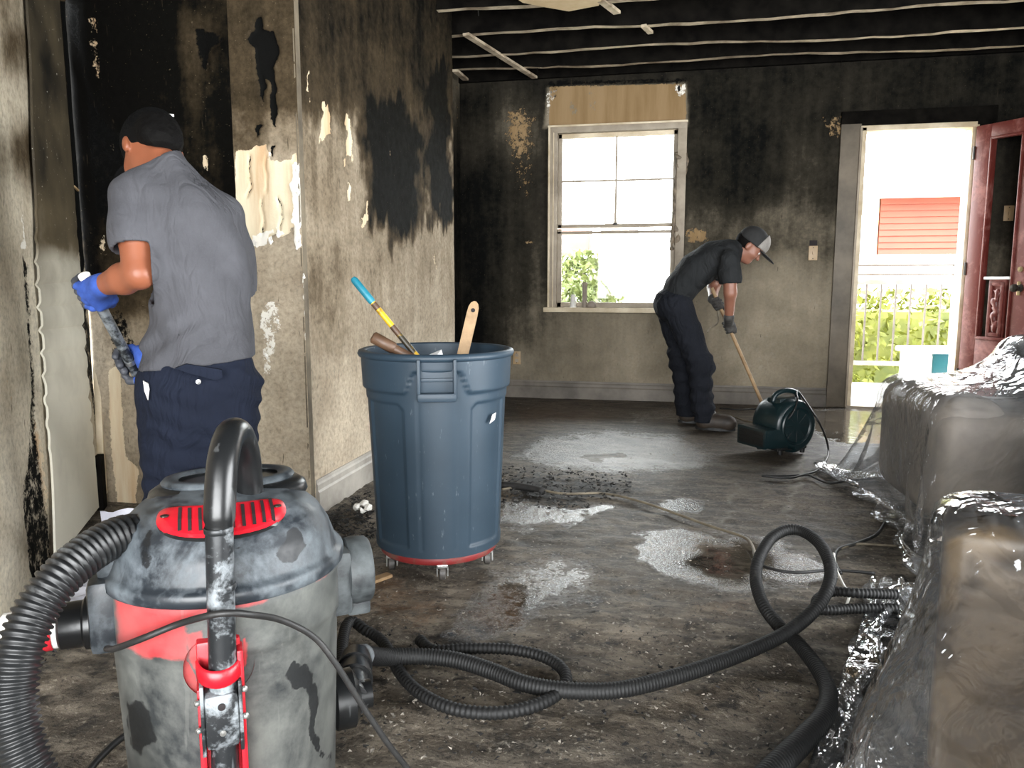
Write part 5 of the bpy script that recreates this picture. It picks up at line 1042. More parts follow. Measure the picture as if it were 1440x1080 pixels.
def boots(par, pts, mat, f):
    for a, toe in pts:
        b = Sdf(); b.chain([(a+[0, 0, .08], .056), (a-[0, 0, .03], .054)], .02); d = np.array(toe)-a; d[2] = 0; d /= np.linalg.norm(d); h_ = np.array([a[0], a[1], 0])
        b.ell(h_+d*.0+[0, 0, .045], (.055, .048, .046), np.stack([d, np.cross((0, 0, 1), d), (0, 0, 1)]), .03); b.ell(h_+d*.09+[0, 0, .055], (.115, .056, .062), np.stack([d, np.cross((0, 0, 1), d), (0, 0, 1)]), .03); b.ell(h_+d*.165+[0, 0, .052], (.055, .052, .054), np.stack([d, np.cross((0, 0, 1), d), (0, 0, 1)]), .03)
        o = solid('boot', b, mat, par, .007, lambda G, X, Y, Z: np.maximum(G, .002-Z), 1)
        s = MB(); n = 20; V = []; 
        for k in range(n):
            t = 2*math.pi*k/n; q = h_+d*(.075+.14*math.cos(t))+np.cross((0, 0, 1), d)*(.05*math.sin(t)); V.append((q[0], q[1], 0.))
        V += [(v[0], v[1], .02) for v in V]; s.add(V, [tuple(range(n-1, -1, -1)), tuple(range(n, 2*n))]+[(k, (k+1) % n, n+(k+1) % n, n+k) for k in range(n)]); s.build('sole', M['grille'], o)
boots(w1, [(aL, aL+[-.06, .3, 0]), (aR, aR+[-.02, .3, 0])], M['boot'], 0)
# pocket flap, button, torn pocket edges
def onbody(u, v, yy): return p1(u, v, yy)
fl = [(246, 518), (262, 512), (312, 520), (313, 531), (303, 535), (262, 524)]
V = [p1(u, v, -.148) for u, v in fl]; k = len(V); V += [q_+[0, .02, 0] for q_ in V]; mesh('pocket_flap', V, [tuple(range(k)), tuple(range(2*k-1, k-1, -1))]+[(i, (i+1) % k, k+(i+1) % k, k+i) for i in range(k)], M['trousers'], trs, False)
MB().lathe([(0, 0), (.007, 0), (.007, .003), (0, .004)], 12, p1(279, 537, -.138), np.array([[1, 0, 0], [0, 0, -1], [0, 1, 0]]), cap=False).build('button', M['steel'], trs)
V = [p1(u, v, y) for u, v, y in ((201, 536, -.095), (208, 540, -.112), (210, 548, -.112), (208, 563, -.112), (203, 550, -.1))]; mesh('pocket_lining', V+[q_+[0, .02, 0] for q_ in V], [(0, 1, 2, 3, 4), (9, 8, 7, 6, 5), (0, 5, 6, 1), (1, 6, 7, 2), (2, 7, 8, 3), (3, 8, 9, 4), (4, 9, 5, 0)], M['white_metal'], trs, False)
# hair and black cap
hr = Sdf(); hr.ell(P1(-.012, 0, .02), (.102, .081, .09), R1, .02); hr.ell(P1(-.075, 0, -.035), (.035, .06, .05), R1, .03)
def haircut(G, X, Y, Z):
    f, u, r = fur1; c = hd; a = (X-c[0])*f[0]+(Y-c[1])*f[1]+(Z-c[2])*f[2]; h_ = (X-c[0])*u[0]+(Y-c[1])*u[1]+(Z-c[2])*u[2]; return np.maximum(G, np.maximum(a-.055, -h_-.078+np.clip(a+.03, 0, 1)*1.2))
solid('hair', hr, M['hair'], w1, .005, haircut, 1, lambda Q: vnoise(Q, 60, 3, 2)*.008)
cp1 = Sdf(); cp1.ell(P1(-.004, 0, .035), (.107, .087, .094), R1, .02)
def capcut(lim):
    def fn(G, X, Y, Z):
        f, u, r = fur1; c = hd; a = (X-c[0])*f[0]+(Y-c[1])*f[1]+(Z-c[2])*f[2]; h_ = (X-c[0])*u[0]+(Y-c[1])*u[1]+(Z-c[2])*u[2]; return np.maximum(np.maximum(G, -(G+.006)), lim-h_+a*.15)
    return fn
cap1 = solid('cap', cp1, M['cap_black'], w1, .005, capcut(-.012), 1)
vz = Sdf(); f_, u_, r_ = fur1; vz.ell(P1(.135, 0, .02), (.075, .072, .01), R1, .01); solid('visor', vz, M['cap_black'], cap1, .005)
for du in (-.020, .020):
    q_ = P1(-.099, du+.012, .058); MB().box((-.007, -.004, -.004), (.007, .002, .004), bev=.001).build('strap_snap', M['white_metal'], cap1).location = q_
e1 = [P1(.088, s_*.031, .005) for s_ in (-1, 1)]
for q_ in e1: V, F = lathe_vf([(0, -.008), (.006, -.006), (.008, 0), (.006, .006), (0, .008)], 12, False); mesh('eye', np.array(V)+q_, F, M['white_metal'], w1, True)
# pole and gloves
pt, pb = p1(124, 398, .155), p1(206, 552, .44); pd = (pb-pt)/np.linalg.norm(pb-pt)
pend = pb+pd*((0.03-pb[2])/pd[2]) if pd[2] < 0 else pb
pole = empty('scraper_pole', F1.w(pt), F1.r, 'scuffed dark metal pole held by the worker in grey T-shirt', 'pole')
L = pend-pt; MB().tube([L*0-pd*.02, L*.3, L*.6, L*.92], .0165, 16).build('shaft', M['tube_metal'], pole, auto=50); MB().tube([-pd*.03, -pd*.02], .0175, 16).build('end_cap', M['white_metal'], pole, auto=50)
MB().tube([L*.90, L*.94, L*.97], [.018, .022, .03], 16).build('ferrule', M['dark_metal'], pole, auto=50); MB().bar(L*.965+np.array([-.09, 0, 0]), L*.965+np.array([.09, 0, 0]), .012, .06, pd, bev=.003).build('blade', M['steel'], pole)
for t in (.25, .42): MB().tube([L*t, L*(t+.012)], .018, 16).build('joint_ring', M['steel'], pole, auto=50)
hdL = pt+pd*.03; hdR = pt+pd*.34
for nm, c, wv, fl_ in (('glove', hdL, wrL, 1), ('glove', hdR, wrR, -1)):
    g = Sdf(); out = wv-c; grip_prims(g, c, pd, out, .0165, fl_, 1.22); g.chain([(c+(wv-c)*.40, .040), (wv+(wv-c)*.16, .036)], .02)
    o = solid(nm, g, M['glove_blue'], w1, .004, None, 1)
    g2 = Sdf(); grip_prims(g2, c, pd, out, .0165, fl_, 1.22)
    n_ = basis(pd, out)[1]; cc = c
    solid('palm_coating', g2, M['glove_palm'], o, .004, lambda G, X, Y, Z, n_=n_, cc=cc: np.maximum(G-.0012, (X-cc[0])*n_[0]+(Y-cc[1])*n_[1]+(Z-cc[2])*n_[2]+.004), 1)
# ---------------------------------------------------------------- worker two, bent over a push broom
B2 = np.array([.13, 5.72]); F2 = Frame(B2)
w2 = empty('person', (B2[0], B2[1], 0), F2.r, 'worker in dark clothes and cap bending over a broom by the window', 'person')
p2 = lambda u, v, y=0.: F2.pix(u, v, y)
M2 = (p2(1000, 450)-p2(900, 450))[0]/100.
hn, hf = p2(952, 432, -.09), p2(946, 432, .09); kn, kf = p2(985, 512, -.1), p2(960, 510, .1); an, af = p2(991, 585, -.1), p2(966, 577, .1)
an[2] = .09; af[2] = .09; an[1] = -.12; af[1] = .12
sn, sf = p2(1026, 366, -.19), p2(1022, 366, .19); en, ef = p2(1027, 412, -.2), p2(1003, 405, .2); wn, wf = p2(1025, 447, -.1), p2(1003, 421, .06)
hnd, hfd = p2(1024, 460, -.05), p2(1004, 429, .01)
nk2, hd2 = p2(1042, 349), p2(1056, 345)
chain2 = [(p2(948, 425), .105), (p2(958, 404), .108), (p2(978, 380), .118), (p2(1002, 366), .122), (p2(1022, 358), .105)]
bd = Sdf()
def torso2(S_, g):
    for (a, ra), (b, rb) in zip(chain2[:-1], chain2[1:]):
        for y in (-.07, 0, .07): S_.cap(a+[0, y, 0], b+[0, y, 0], ra+g-abs(y)*.25, rb+g-abs(y)*.25, .03)
torso2(bd, -.014); bd.chain([(hn, .085), (kn, .058), (an, .043)], .03).chain([(hf, .085), (kf, .058), (af, .043)], .03)
bd.chain([(sn, .055), (en, .043), (wn, .031)], .02).chain([(sf, .055), (ef, .043), (wf, .031)], .02); bd.cap(p2(1024, 356), hd2-[.01, 0, .02], .06, .052, .03)
P2, R2, fur2 = head_prims(bd, hd2+np.array([-.01, 0, .0]), (.72, 0, -.69), (.69, 0, .72), .98)
solid('body', bd, M['skin2'], w2, .008)
sh = Sdf(); torso2(sh, 0.004); sh.chain([(sn, .070), (sn*.5+en*.5, .070), (en, .072)], .04); sh.chain([(sf, .070), (sf*.5+ef*.5, .070), (ef, .072)], .04); sh.cap(p2(1024, 355), p2(1042, 349), .07, .066, .03)
def sh2cut(G, X, Y, Z):
    D = np.maximum(G, -(G+.014))
    for a, s_ in ((en, sn), (ef, sf)):
        n = (a-s_)/np.linalg.norm(a-s_); c = s_+(a-s_)*.72; near = (X-c[0])**2+(Y-c[1])**2+(Z-c[2])**2 < .14**2
        D = np.where(near & (np.abs(Y) > .125), np.maximum(D, (X-c[0])*n[0]+(Y-c[1])*n[1]+(Z-c[2])*n[2]), D)
    n = chain2[0][0]-chain2[1][0]; n = n/np.linalg.norm(n); c = chain2[0][0]+n*.03; D = np.maximum(D, (X-c[0])*n[0]+(Z-c[2])*n[2])
    n = np.array([.95, 0, .3]); c = p2(1043, 346); return np.maximum(D, (X-c[0])*n[0]+(Z-c[2])*n[2])
solid('shirt', sh, M['dark_shirt'], w2, .008, sh2cut, 1, lambda Q: wr(.012, (1, 1, 1), 9, 4)(Q)+.005*np.sin((Q[:, 0]+Q[:, 2])*60+6*vnoise(Q, 5, 2, 2))*np.clip(vnoise(Q, 4, 7, 2)*4+.3, 0, 1))
t2 = Sdf(); t2.ell(p2(944, 428), (.125, .175, .125), None, .04); t2.chain([(hn, .115), (kn, .085), (an-[0, 0, .03], .078)], .05).chain([(hf, .115), (kf, .085), (af-[0, 0, .03], .078)], .05)
solid('trousers', t2, M['dark_trousers'], w2, .008, shell(.016, [((0, 0, .05), (0, 0, -1)), (p2(955, 410), (.45, 0, .9))]), 1, lambda Q: wr(.016, (1, 1, 1.5), 9, 5)(Q)+.006*np.sin(Q[:, 2]*70+5*vnoise(Q, 6, 3, 2))*np.clip((.35-np.abs(Q[:, 2]-.35))*4, 0, 1))
boots(w2, [(an, an+[.3, -.04, 0]), (af, af+[.3, .06, 0])], M['boot'], 0)
def cut2(lo_, amax=None, amin=None):
    def fn(G, X, Y, Z):
        f, u, r = fur2; c = hd2+np.array([-.01, 0, 0]); a = (X-c[0])*f[0]+(Y-c[1])*f[1]+(Z-c[2])*f[2]; h_ = (X-c[0])*u[0]+(Y-c[1])*u[1]+(Z-c[2])*u[2]
        D = np.maximum(np.maximum(G, -(G+.012)), lo_-h_+a*.1)
        if amax is not None: D = np.maximum(D, a-amax)
        if amin is not None: D = np.maximum(D, amin-a)
        return D
    return fn
c2_ = Sdf(); c2_.ell(P2(.0, 0, .04), (.112, .092, .1), R2, .02); cap2 = solid('cap', c2_, M['cap_dark'], w2, .006, cut2(.015, .055), 1)
c3_ = Sdf(); c3_.ell(P2(.004, 0, .045), (.114, .094, .104), R2, .02); solid('front_panel', c3_, M['cap_grey'], cap2, .006, cut2(.02, None, .045), 1)
v2 = Sdf(); v2.ell(P2(.135, 0, .022), (.082, .078, .009), R2, .01); solid('visor', v2, M['cap_dark'], cap2, .005)
h2_ = Sdf(); h2_.ell(P2(-.012, 0, .01), (.1, .08, .085), R2, .02); solid('hair', h2_, M['hair'], w2, .006, cut2(-.06, .0), 1)
for s_ in (-1, 1): V, F = lathe_vf([(0, -.008), (.006, -.006), (.008, 0), (.006, .006), (0, .008)], 12, False); mesh('eye', np.array(V)+P2(.087, s_*.031, .004), F, M['white_metal'], w2, True)
# push broom
bt, bb = p2(1001, 405, .01), p2(1074, 572, .0); 
bdv = (bb-bt)/np.linalg.norm(bb-bt); bb = bt+bdv*((.085-bt[2])/bdv[2])
brm = empty('push_broom', F2.w(np.array([bb[0], bb[1], 0])), F2.r, 'push broom with pale wooden pole held by the bending worker', 'broom')
o_ = np.array([bb[0], bb[1], 0]); MB().tube([bt-o_, (bt+bb)/2-o_, bb-o_], .013, 14).build('broom_pole', M['wood'], brm, auto=50)
MB().box((-.06, -.17, .055), (.05, .17, .085), bev=.008).build('broom_head', M['wood_dark'], brm, auto=35)
mb = MB(); 
for i in range(420):
    x, y = random.uniform(-.055, .045), random.uniform(-.165, .165); mb.add([(x-.003, y, .058), (x+.003, y, .058), (x*1.15, y+random.uniform(-.008, .008), .0)], [(0, 1, 2)])
o = mb.build('bristles', M['ember'], brm); o['kind'] = 'stuff'
for c, wv, fl_ in ((hnd, wn, 1), (hfd, wf, -1)):
    t = (c-bt)@bdv; c = bt+bdv*t; g = Sdf(); out = wv-c; out = out-bdv*(out@bdv); grip_prims(g, c, bdv, out, .013, fl_, 1.12); g.chain([(c+(wv-c)*.4, .034), (wv+(wv-c)*.1, .037)], .012); o = solid('glove', g, M['glove_dark'], w2, .005, None, 1)
MB().tube(spline([p2(1006, 425, 0)-[0, 0, 0], p2(1010, 452, .05), p2(998, 462, .06), p2(995, 468, .06)], .01), .006, 8).build('wrist_strap', M['cord_tan'], w2, True)
# ================================================================== AIR MOVER
BB = flo(1094, 634)[:2]; FB = Frame(BB); ang = FB.r+.76
blo = empty('air_blower', (BB[0], BB[1], 0), ang, 'teal snail shaped floor blower with carry handle on wet floor beside the broom', 'blower')
# local: x to the right, y away, fan axis along -y ; outlet points to -x
def volute(off, y0, y1, rnd=.03):
    """spiral casing outline extruded along y with rounded shoulders"""
    n = 72; out = []
    for i in range(n):
        t = 2*math.pi*i/n; out.append(.135+.035*(i/n))
    return out
cz = .175; n = 72; V = []; F = []
prof = [(-.02, -.118), (-.008, -.112), (0, -.10), (.006, -.07), (.006, .07), (0, .10), (-.012, .115), (-.03, .12)]
for o_, y in prof:
    for i in range(n):
        t = 2*math.pi*i/n; tt = ((t+math.pi/2) % (2*math.pi))/(2*math.pi); r = .146+.022*(1-tt)+o_; V.append((.03+r*math.cos(t), y, cz+r*math.sin(t)))
for k in range(len(prof)-1):
    for i in range(n): j = (i+1) % n; F.append((k*n+i, k*n+j, (k+1)*n+j, (k+1)*n+i))
F.append(tuple(range(n))); F.append(tuple((len(prof)-1)*n+i for i in range(n-1, -1, -1)))
hs_ = mesh('housing', V, F, M['blower'], blo, True, auto=45)
# outlet duct
mb = MB(); mb.box((-.21, -.115, .035), (.04, .115, .165), bev=.03); 
V_ = np.array(mb.V); k = np.clip((-.02-V_[:, 0])/.19, 0, 1); V_[:, 2] = .10+(V_[:, 2]-.10)*(1-.05*k)+.01*k; V_[:, 1] *= 1+.14*k; mb.V = [tuple(v) for v in V_]; mb.build('outlet_duct', M['blower'], blo, auto=45)
mb = MB(); mb.box((-.222, -.125, .048), (-.2, .125, .168), bev=.02); fr_ = mb.build('outlet_rim', M['blower'], blo, auto=45); MB().box((-.2235, -.108, .062), (-.215, .108, .154), bev=.015).build('outlet_mouth', M['grille'], fr_, auto=45)
for z in (.085, .108, .131): MB().box((-.2265, -.105, z-.003), (-.2235, .105, z+.003), bev=.001).build('outlet_bar', M['grille'], fr_)
Ry = np.array([[1, 0, 0], [0, 0, 1], [0, -1, 0.]])
it = MB().lathe([(.112, .095), (.118, .12), (.112, .126), (.10, .12), (.09, .10), (.0, .098)], 48, (.03, 0, cz), np.array([[1, 0, 0], [0, 0, -1], [0, 1, 0.]]), cap=False).build('intake_ring', M['blower'], blo, auto=45)
MB().lathe([(.0, .1), (.088, .1), (.088, .104), (0, .104)], 40, (.03, 0, cz), np.array([[1, 0, 0], [0, 0, -1], [0, 1, 0.]]), cap=False).build('intake_disc', M['grille'], it)
for r in (.03, .052, .074): MB().tube([(.03+r*math.cos(t), -.114, cz+r*math.sin(t)) for t in np.linspace(0, 2*np.pi, 33)], .0025, 6).build('grille_ring', M['grille'], it)
for i in range(8): t = i*math.pi/4; MB().tube([(.03+.01*math.cos(t), -.115, cz+.01*math.sin(t)), (.03+.1*math.cos(t), -.118, cz+.1*math.sin(t))], .0025, 6).build('grille_spoke', M['grille'], it)
MB().tube(spline([(-.06, 0, .31), (-.045, 0, .352), (.0, 0, .374), (.06, 0, .378), (.12, 0, .362), (.145, 0, .325), (.15, 0, .29)], .012), .016, 12).build('carry_handle', M['blower'], blo, True)
mb = MB(); mb.box((-.06, -.06, .27), (.12, .06, .34), bev=.025); mb.build('switch_housing', M['blower'], blo, auto=45)
MB().box((-.02, -.075, .29), (.05, -.055, .325), bev=.006).build('switch_panel', M['grille'], blo)
mb = MB()
for x in (-.07, .11):
    for y in (-.09, .09): mb = MB(); mb.lathe([(.0, 0), (.014, 0), (.016, .03), (0, .032)], 12, (x, y, 0)); mb.build('foot', M['grille'], blo)
MB().box((-.10, -.10, .022), (.14, .10, .05), bev=.012).build('base_plate', M['grille'], blo, auto=45)
def fw(u, v, z=.012): p = flo(u, v, z); return p
def cord(name, pts, r, mat, lab, cat='cord', parent=None):
    Q = spline(pts, .015); V, F = tube_vf(Q, r, 8); o = mesh(name, V, F, mat, None, True); return tag(o, lab, cat)
hp_ = np.array([blo.location[0], blo.location[1], 0]); cs_, sn_ = math.cos(ang), math.sin(ang)
bl = lambda x, y, z: hp_+np.array([cs_*x-sn_*y, sn_*x+cs_*y, z])
c_ = [bl(-.06, -.05, .16), bl(-.03, -.13, .25), bl(.03, -.11, .33), bl(.09, -.04, .362), bl(.15, .0, .36)]
def upx(u, v, z): return flo(u, v, z)
c_ += [upx(1148, 588, .25), upx(1160, 612, .12), upx(1165, 634, .02), upx(1160, 650, .012), upx(1144, 664, .012), upx(1110, 669, .012), upx(1072, 669, .012), upx(1110, 672, .012), upx(1135, 668, .012), upx(1165, 679, .012), upx(1200, 675, .012), upx(1240, 672, .012)]
cord('blower_cord', c_, .006, M['cord'], 'black power cord arching off the teal blower down to the floor')
cord('thin_cord', [fw(706, 688), fw(740, 685), fw(790, 694), fw(850, 694), fw(900, 705), fw(950, 722), fw(1000, 740), fw(1045, 755), fw(1058, 768), fw(1062, 785), fw(1066, 800)], .0065, M['cord_tan'], 'dusty cord running across the floor from the can to the hose loop')
cord('black_cord', [fw(1066, 792), fw(1085, 800), fw(1120, 805), fw(1170, 802), fw(1230, 806)], .006, M['cord'], 'black cord crossing the floor behind the raised hose loop')
cord('right_cord', [fw(1245, 735), fw(1232, 752), fw(1205, 764), fw(1180, 772), fw(1174, 785), fw(1178, 800), fw(1182, 806)], .007, M['cord'], 'black cord curling from under the far plastic sheeting to the hose knot')
cord('side_cord', [fw(1180, 772), fw(1205, 765), fw(1232, 766), fw(1262, 768)], .005, M['cord_tan'], 'short thin cord branching toward the plastic covered sofa')
cord('white_wire', [fw(1172, 778, .03), fw(1176, 800, .03), fw(1186, 822, .02), fw(1194, 836, .012), fw(1190, 852, .012)], .0045, M['white_metal'], 'thin white wire dangling behind the hose knot', 'wire')
cord('floor_cord', [fw(1012, 574), fw(1040, 576), fw(1062, 575), fw(1085, 576)], .007, M['cord'], 'dark cord on the floor behind the broom, near the wall')
cord('broom_cord', [fw(1000, 582), fw(1025, 584), fw(1048, 592), fw(1062, 594)], .007, M['cord_tan'], 'dusty cord on the floor between boots and broom head')
cord('corner_cord', [fw(120, 1090), fw(140, 1066), fw(168, 1040), fw(200, 1020)], .008, M['cord'], 'black cord on the floor at lower left beside the vacuum')
o = cord('burnt_strip', [fw(706, 682, .02), fw(730, 684, .02), fw(752, 688, .015), fw(764, 691, .012)], [0.02]*1, M['ember'], 'black burnt strip lying on the wet floor right of the can', 'debris')
# ================================================================== LONG BLACK HOSE
hp = [VF.w((.27, .07, .16)), upx(500, 926, .14), upx(540, 924, .06), upx(590, 923, .035), upx(640, 928, .03), upx(690, 943, .025), upx(740, 962, .025), upx(800, 971, .025), upx(870, 970, .025), upx(940, 954, .025), upx(1010, 932, .025), upx(1070, 908, .03), upx(1115, 884, .05), upx(1150, 852, .09), upx(1167, 818, .14), upx(1166, 790, .18), upx(1152, 764, .2), upx(1130, 748, .21), upx(1108, 745, .21), upx(1085, 757, .19), upx(1068, 784, .15), upx(1063, 815, .1), upx(1073, 850, .06), upx(1095, 880, .03), upx(1122, 905, .025), upx(1148, 938, .025), upx(1164, 970, .025), upx(1160, 1005, .03), upx(1130, 1040, .03), upx(1095, 1075, .03), upx(1050, 1120, .03), upx(1000, 1180, .03)]
Q_, s_ = resample(spline(hp, .01), .0032); ph = np.arange(len(Q_)) % 3
tap = np.interp(np.arange(len(Q_))/len(Q_), [0, .15, .4, .6, .8, .9, 1], [.027, .0225, .0205, .019, .021, .027, .029]); V, F = tube_vf(Q_, np.where(ph == 0, tap-.0032, tap), 16)
hz = mesh('discharge_hose', V, F, M['hose_black'], None, True); tag(hz, 'long black ribbed hose snaking across the floor and rising in a loop', 'hose')
hc = MB().tube([hp[0]-(hp[1]-hp[0])*.1, hp[1]], .036, 20).build('hose_cuff', M['vac_black'], hz, auto=50)
for t, rr in ((.0, .041), (.35, .043), (.7, .041)): a = hp[0]+(hp[1]-hp[0])*t; MB().tube([a, a+(hp[1]-hp[0])*.12], rr, 20).build('cuff_ring', M['vac_black'], hc, auto=50)
a0 = spline(hp, .01); i0 = 26; MB().tube(a0[i0:i0+5], .0285, 18).build('pale_band', M['tube_metal'], hz, auto=50)
h2 = [VF.w((.24, .16, .05)), upx(487, 880, .05), upx(515, 887, .03), upx(540, 905, .018), upx(562, 945, .018), upx(590, 974, .018), upx(635, 996, .018), upx(690, 1003, .018), upx(740, 996, .018), upx(778, 980, .018), upx(796, 958, .018), upx(788, 938, .018), upx(760, 922, .02), upx(715, 913, .02), upx(660, 912, .018), upx(610, 914, .015), upx(590, 900, .015)]
V, F = ribbed(h2, .0165, .013, .0022, 14); o = mesh('coiled_hose', V, F, M['hose_black'], None, True); tag(o, 'thinner black hose coiled in a low loop right of the vacuum', 'hose')
h3 = [upx(1262, 836, .05), upx(1205, 834, .06), upx(1172, 832, .05), upx(1150, 842, .04), upx(1150, 856, .03), upx(1172, 858, .025), upx(1200, 856, .022), upx(1262, 856, .022)]
V, F = ribbed(h3, .0165, .012, .0025, 14); o = mesh('hose_knot', V, F, M['hose_black'], None, True); tag(o, 'short black hose knot tucked beside the hose loop by plastic sheeting', 'hose')
# ================================================================== COVERED SEATING
def rbox(name, c, half, rot, mat, parent, bev=.05, puff=0.0):
    bm = bmesh.new(); bmesh.ops.create_cube(bm, size=2)
    for v in bm.verts: v.co = Vector((v.co.x*half[0], v.co.y*half[1], v.co.z*half[2]))
    bmesh.ops.bevel(bm, geom=bm.edges[:], offset=bev, segments=4, affect='EDGES', profile=.5); bm.verts.index_update()
    V = np.array([v.co[:] for v in bm.verts]); F = [[v.index for v in f.verts] for f in bm.faces]; bm.free()
    c_, s_ = math.cos(rot), math.sin(rot); V = V@np.array([[c_, s_, 0], [-s_, c_, 0], [0, 0, 1]])+np.array(c)
    return mesh(name, V, F, mat, parent, True, auto=50)
def drape(name, boxes, cx, cy, w_, d_, h0, res, steps_, label, mat, rot=0., pins=(), slack=1.03, seed=1, floor_z=.006, push=None):
    r = np.random.default_rng(seed); nx, ny = int(w_/res)+1, int(d_/res)+1
    X, Y = np.meshgrid(np.linspace(-w_/2, w_/2, nx), np.linspace(-d_/2, d_/2, ny), indexing='ij'); c_, s_ = math.cos(rot), math.sin(rot)
    P = np.stack([cx+X*c_-Y*s_, cy+X*s_+Y*c_, np.full_like(X, h0)], -1)+r.normal(0, res*.12, (nx, ny, 3)); Vv = np.zeros_like(P); rl_ = res*slack; dt = 1/50.
    pin = np.zeros((nx, ny), bool); pt_ = P.copy()
    for fn, tgt in pins:
        m_ = fn(X, Y); pin |= m_; pt_[m_] = tgt(P[m_])
    def con(a, b, L, k=1.0):
        d = P[b]-P[a]; l = np.sqrt((d*d).sum(-1, keepdims=True)); d *= (.5*k*np.maximum(l-L, (l-L)*.6)/np.maximum(l, 1e-6)); P[a] += d; P[b] -= d
    def pairs(dx, dy):
        out = []
        if dx and dy:
            for o in (0, 1): 
                if dy > 0: out.append(((slice(o, nx-1, 2), slice(0, ny-1)), (slice(o+1, nx, 2), slice(1, ny))))
                else: out.append(((slice(o, nx-1, 2), slice(1, ny)), (slice(o+1, nx, 2), slice(0, ny-1))))
        elif dx:
            for o in range(2*dx): 
                if o < nx-dx: 
                    n_ = len(range(o, nx-dx, 2*dx)); out.append(((slice(o, o+2*dx*(n_-1)+1, 2*dx), slice(None)), (slice(o+dx, o+dx+2*dx*(n_-1)+1, 2*dx), slice(None))))
        else:
            for o in range(2*dy):
                if o < ny-dy:
                    n_ = len(range(o, ny-dy, 2*dy)); out.append(((slice(None), slice(o, o+2*dy*(n_-1)+1, 2*dy)), (slice(None), slice(o+dy, o+dy+2*dy*(n_-1)+1, 2*dy))))
        return out
    st = pairs(1, 0)+pairs(0, 1); dg = pairs(1, 1)+pairs(1, -1); bd_ = pairs(2, 0)+pairs(0, 2)
    def collide(fr):
        for c, hf, ro, rad in boxes:
            cc, ss_ = math.cos(ro), math.sin(ro); D = P-np.array(c); lx = D[..., 0]*cc+D[..., 1]*ss_; ly = -D[..., 0]*ss_+D[..., 1]*cc; lz = D[..., 2]; q = np.stack([lx, ly, lz], -1); hh = np.array(hf)-rad
            near = (np.abs(q) < np.array(hf)+.03).all(-1)
            if not near.any(): continue
            qq = q[near]; cl = np.clip(qq, -hh, hh); dv = qq-cl; l = np.sqrt((dv*dv).sum(-1)); R_ = rad+.014; out = dv.copy(); ins = l < 1e-6
            hitm = (l < R_)
            if not hitm.any(): continue
            new = qq.copy(); ok = hitm & ~ins; new[ok] = cl[ok]+dv[ok]/l[ok][:, None]*R_
            if ins.any():
                t_ = qq[ins].copy(); pen = np.stack([hh[0]-t_[:, 0], hh[0]+t_[:, 0], hh[1]+t_[:, 1], hh[2]-t_[:, 2]], 1); ax = pen.argmin(-1); rr_ = np.arange(len(t_)); col_ = np.array([0, 0, 1, 2])[ax]; sg_ = np.array([1, -1, -1, 1])[ax]; t_[rr_, col_] = sg_*(hh[col_]+R_); new[ins] = t_
            # friction: keep part of the old tangential position
            dm = new-qq; o_ = P0[near]; D0 = o_-np.array(c); q0 = np.stack([D0[..., 0]*cc+D0[..., 1]*ss_, -D0[..., 0]*ss_+D0[..., 1]*cc, D0[..., 2]], -1)
            nn = dm/np.maximum(np.sqrt((dm*dm).sum(-1, keepdims=True)), 1e-9); mv = new-q0; tg = mv-nn*(mv*nn).sum(-1, keepdims=True); new[hitm] -= tg[hitm]*fr
            P[near] = np.stack([new[:, 0]*cc-new[:, 1]*ss_, new[:, 0]*ss_+new[:, 1]*cc, new[:, 2]], -1)+np.array(c)
        lo_ = P[..., 2] < floor_z
        P[..., 2] = np.where(lo_, floor_z, P[..., 2])
        if lo_.any(): P[lo_, :2] -= (P[lo_, :2]-P0[lo_, :2])*.6
    for it_ in range(steps_):
        P0 = P.copy(); Vv[..., 2] -= 9.8*dt*.6; Vv *= .965
        if push is not None: Vv += push(P)*dt
        P = P+Vv*dt
        tp_ = min(1., it_/(steps_*.6))
        for k in range(7):
            for a, b in st: con(a, b, rl_)
            for a, b in dg: con(a, b, rl_*1.4142, .5)
            if k % 3 == 0:
                for a, b in bd_: con(a, b, rl_*2, .14)
            collide(.3)
            if pin.any(): P[pin] += (pt_[pin]-P[pin])*.10*tp_
        collide(.55); Vv = (P-P0)/dt; sp = np.sqrt((Vv*Vv).sum(-1, keepdims=True)); Vv *= np.minimum(1, 1.2/np.maximum(sp, 1e-6))
    I, J = np.meshgrid(np.arange(nx-1), np.arange(ny-1), indexing='ij'); I = I.ravel(); J = J.ravel(); F = np.stack([I*ny+J, (I+1)*ny+J, (I+1)*ny+J+1, I*ny+J+1], 1)
    o = mesh(name, P.reshape(-1, 3), F, mat, None, True); md = o.modifiers.new('finer', 'SUBSURF'); md.levels = 1; md.render_levels = 1; tag(o, label, 'plastic sheet'); return o
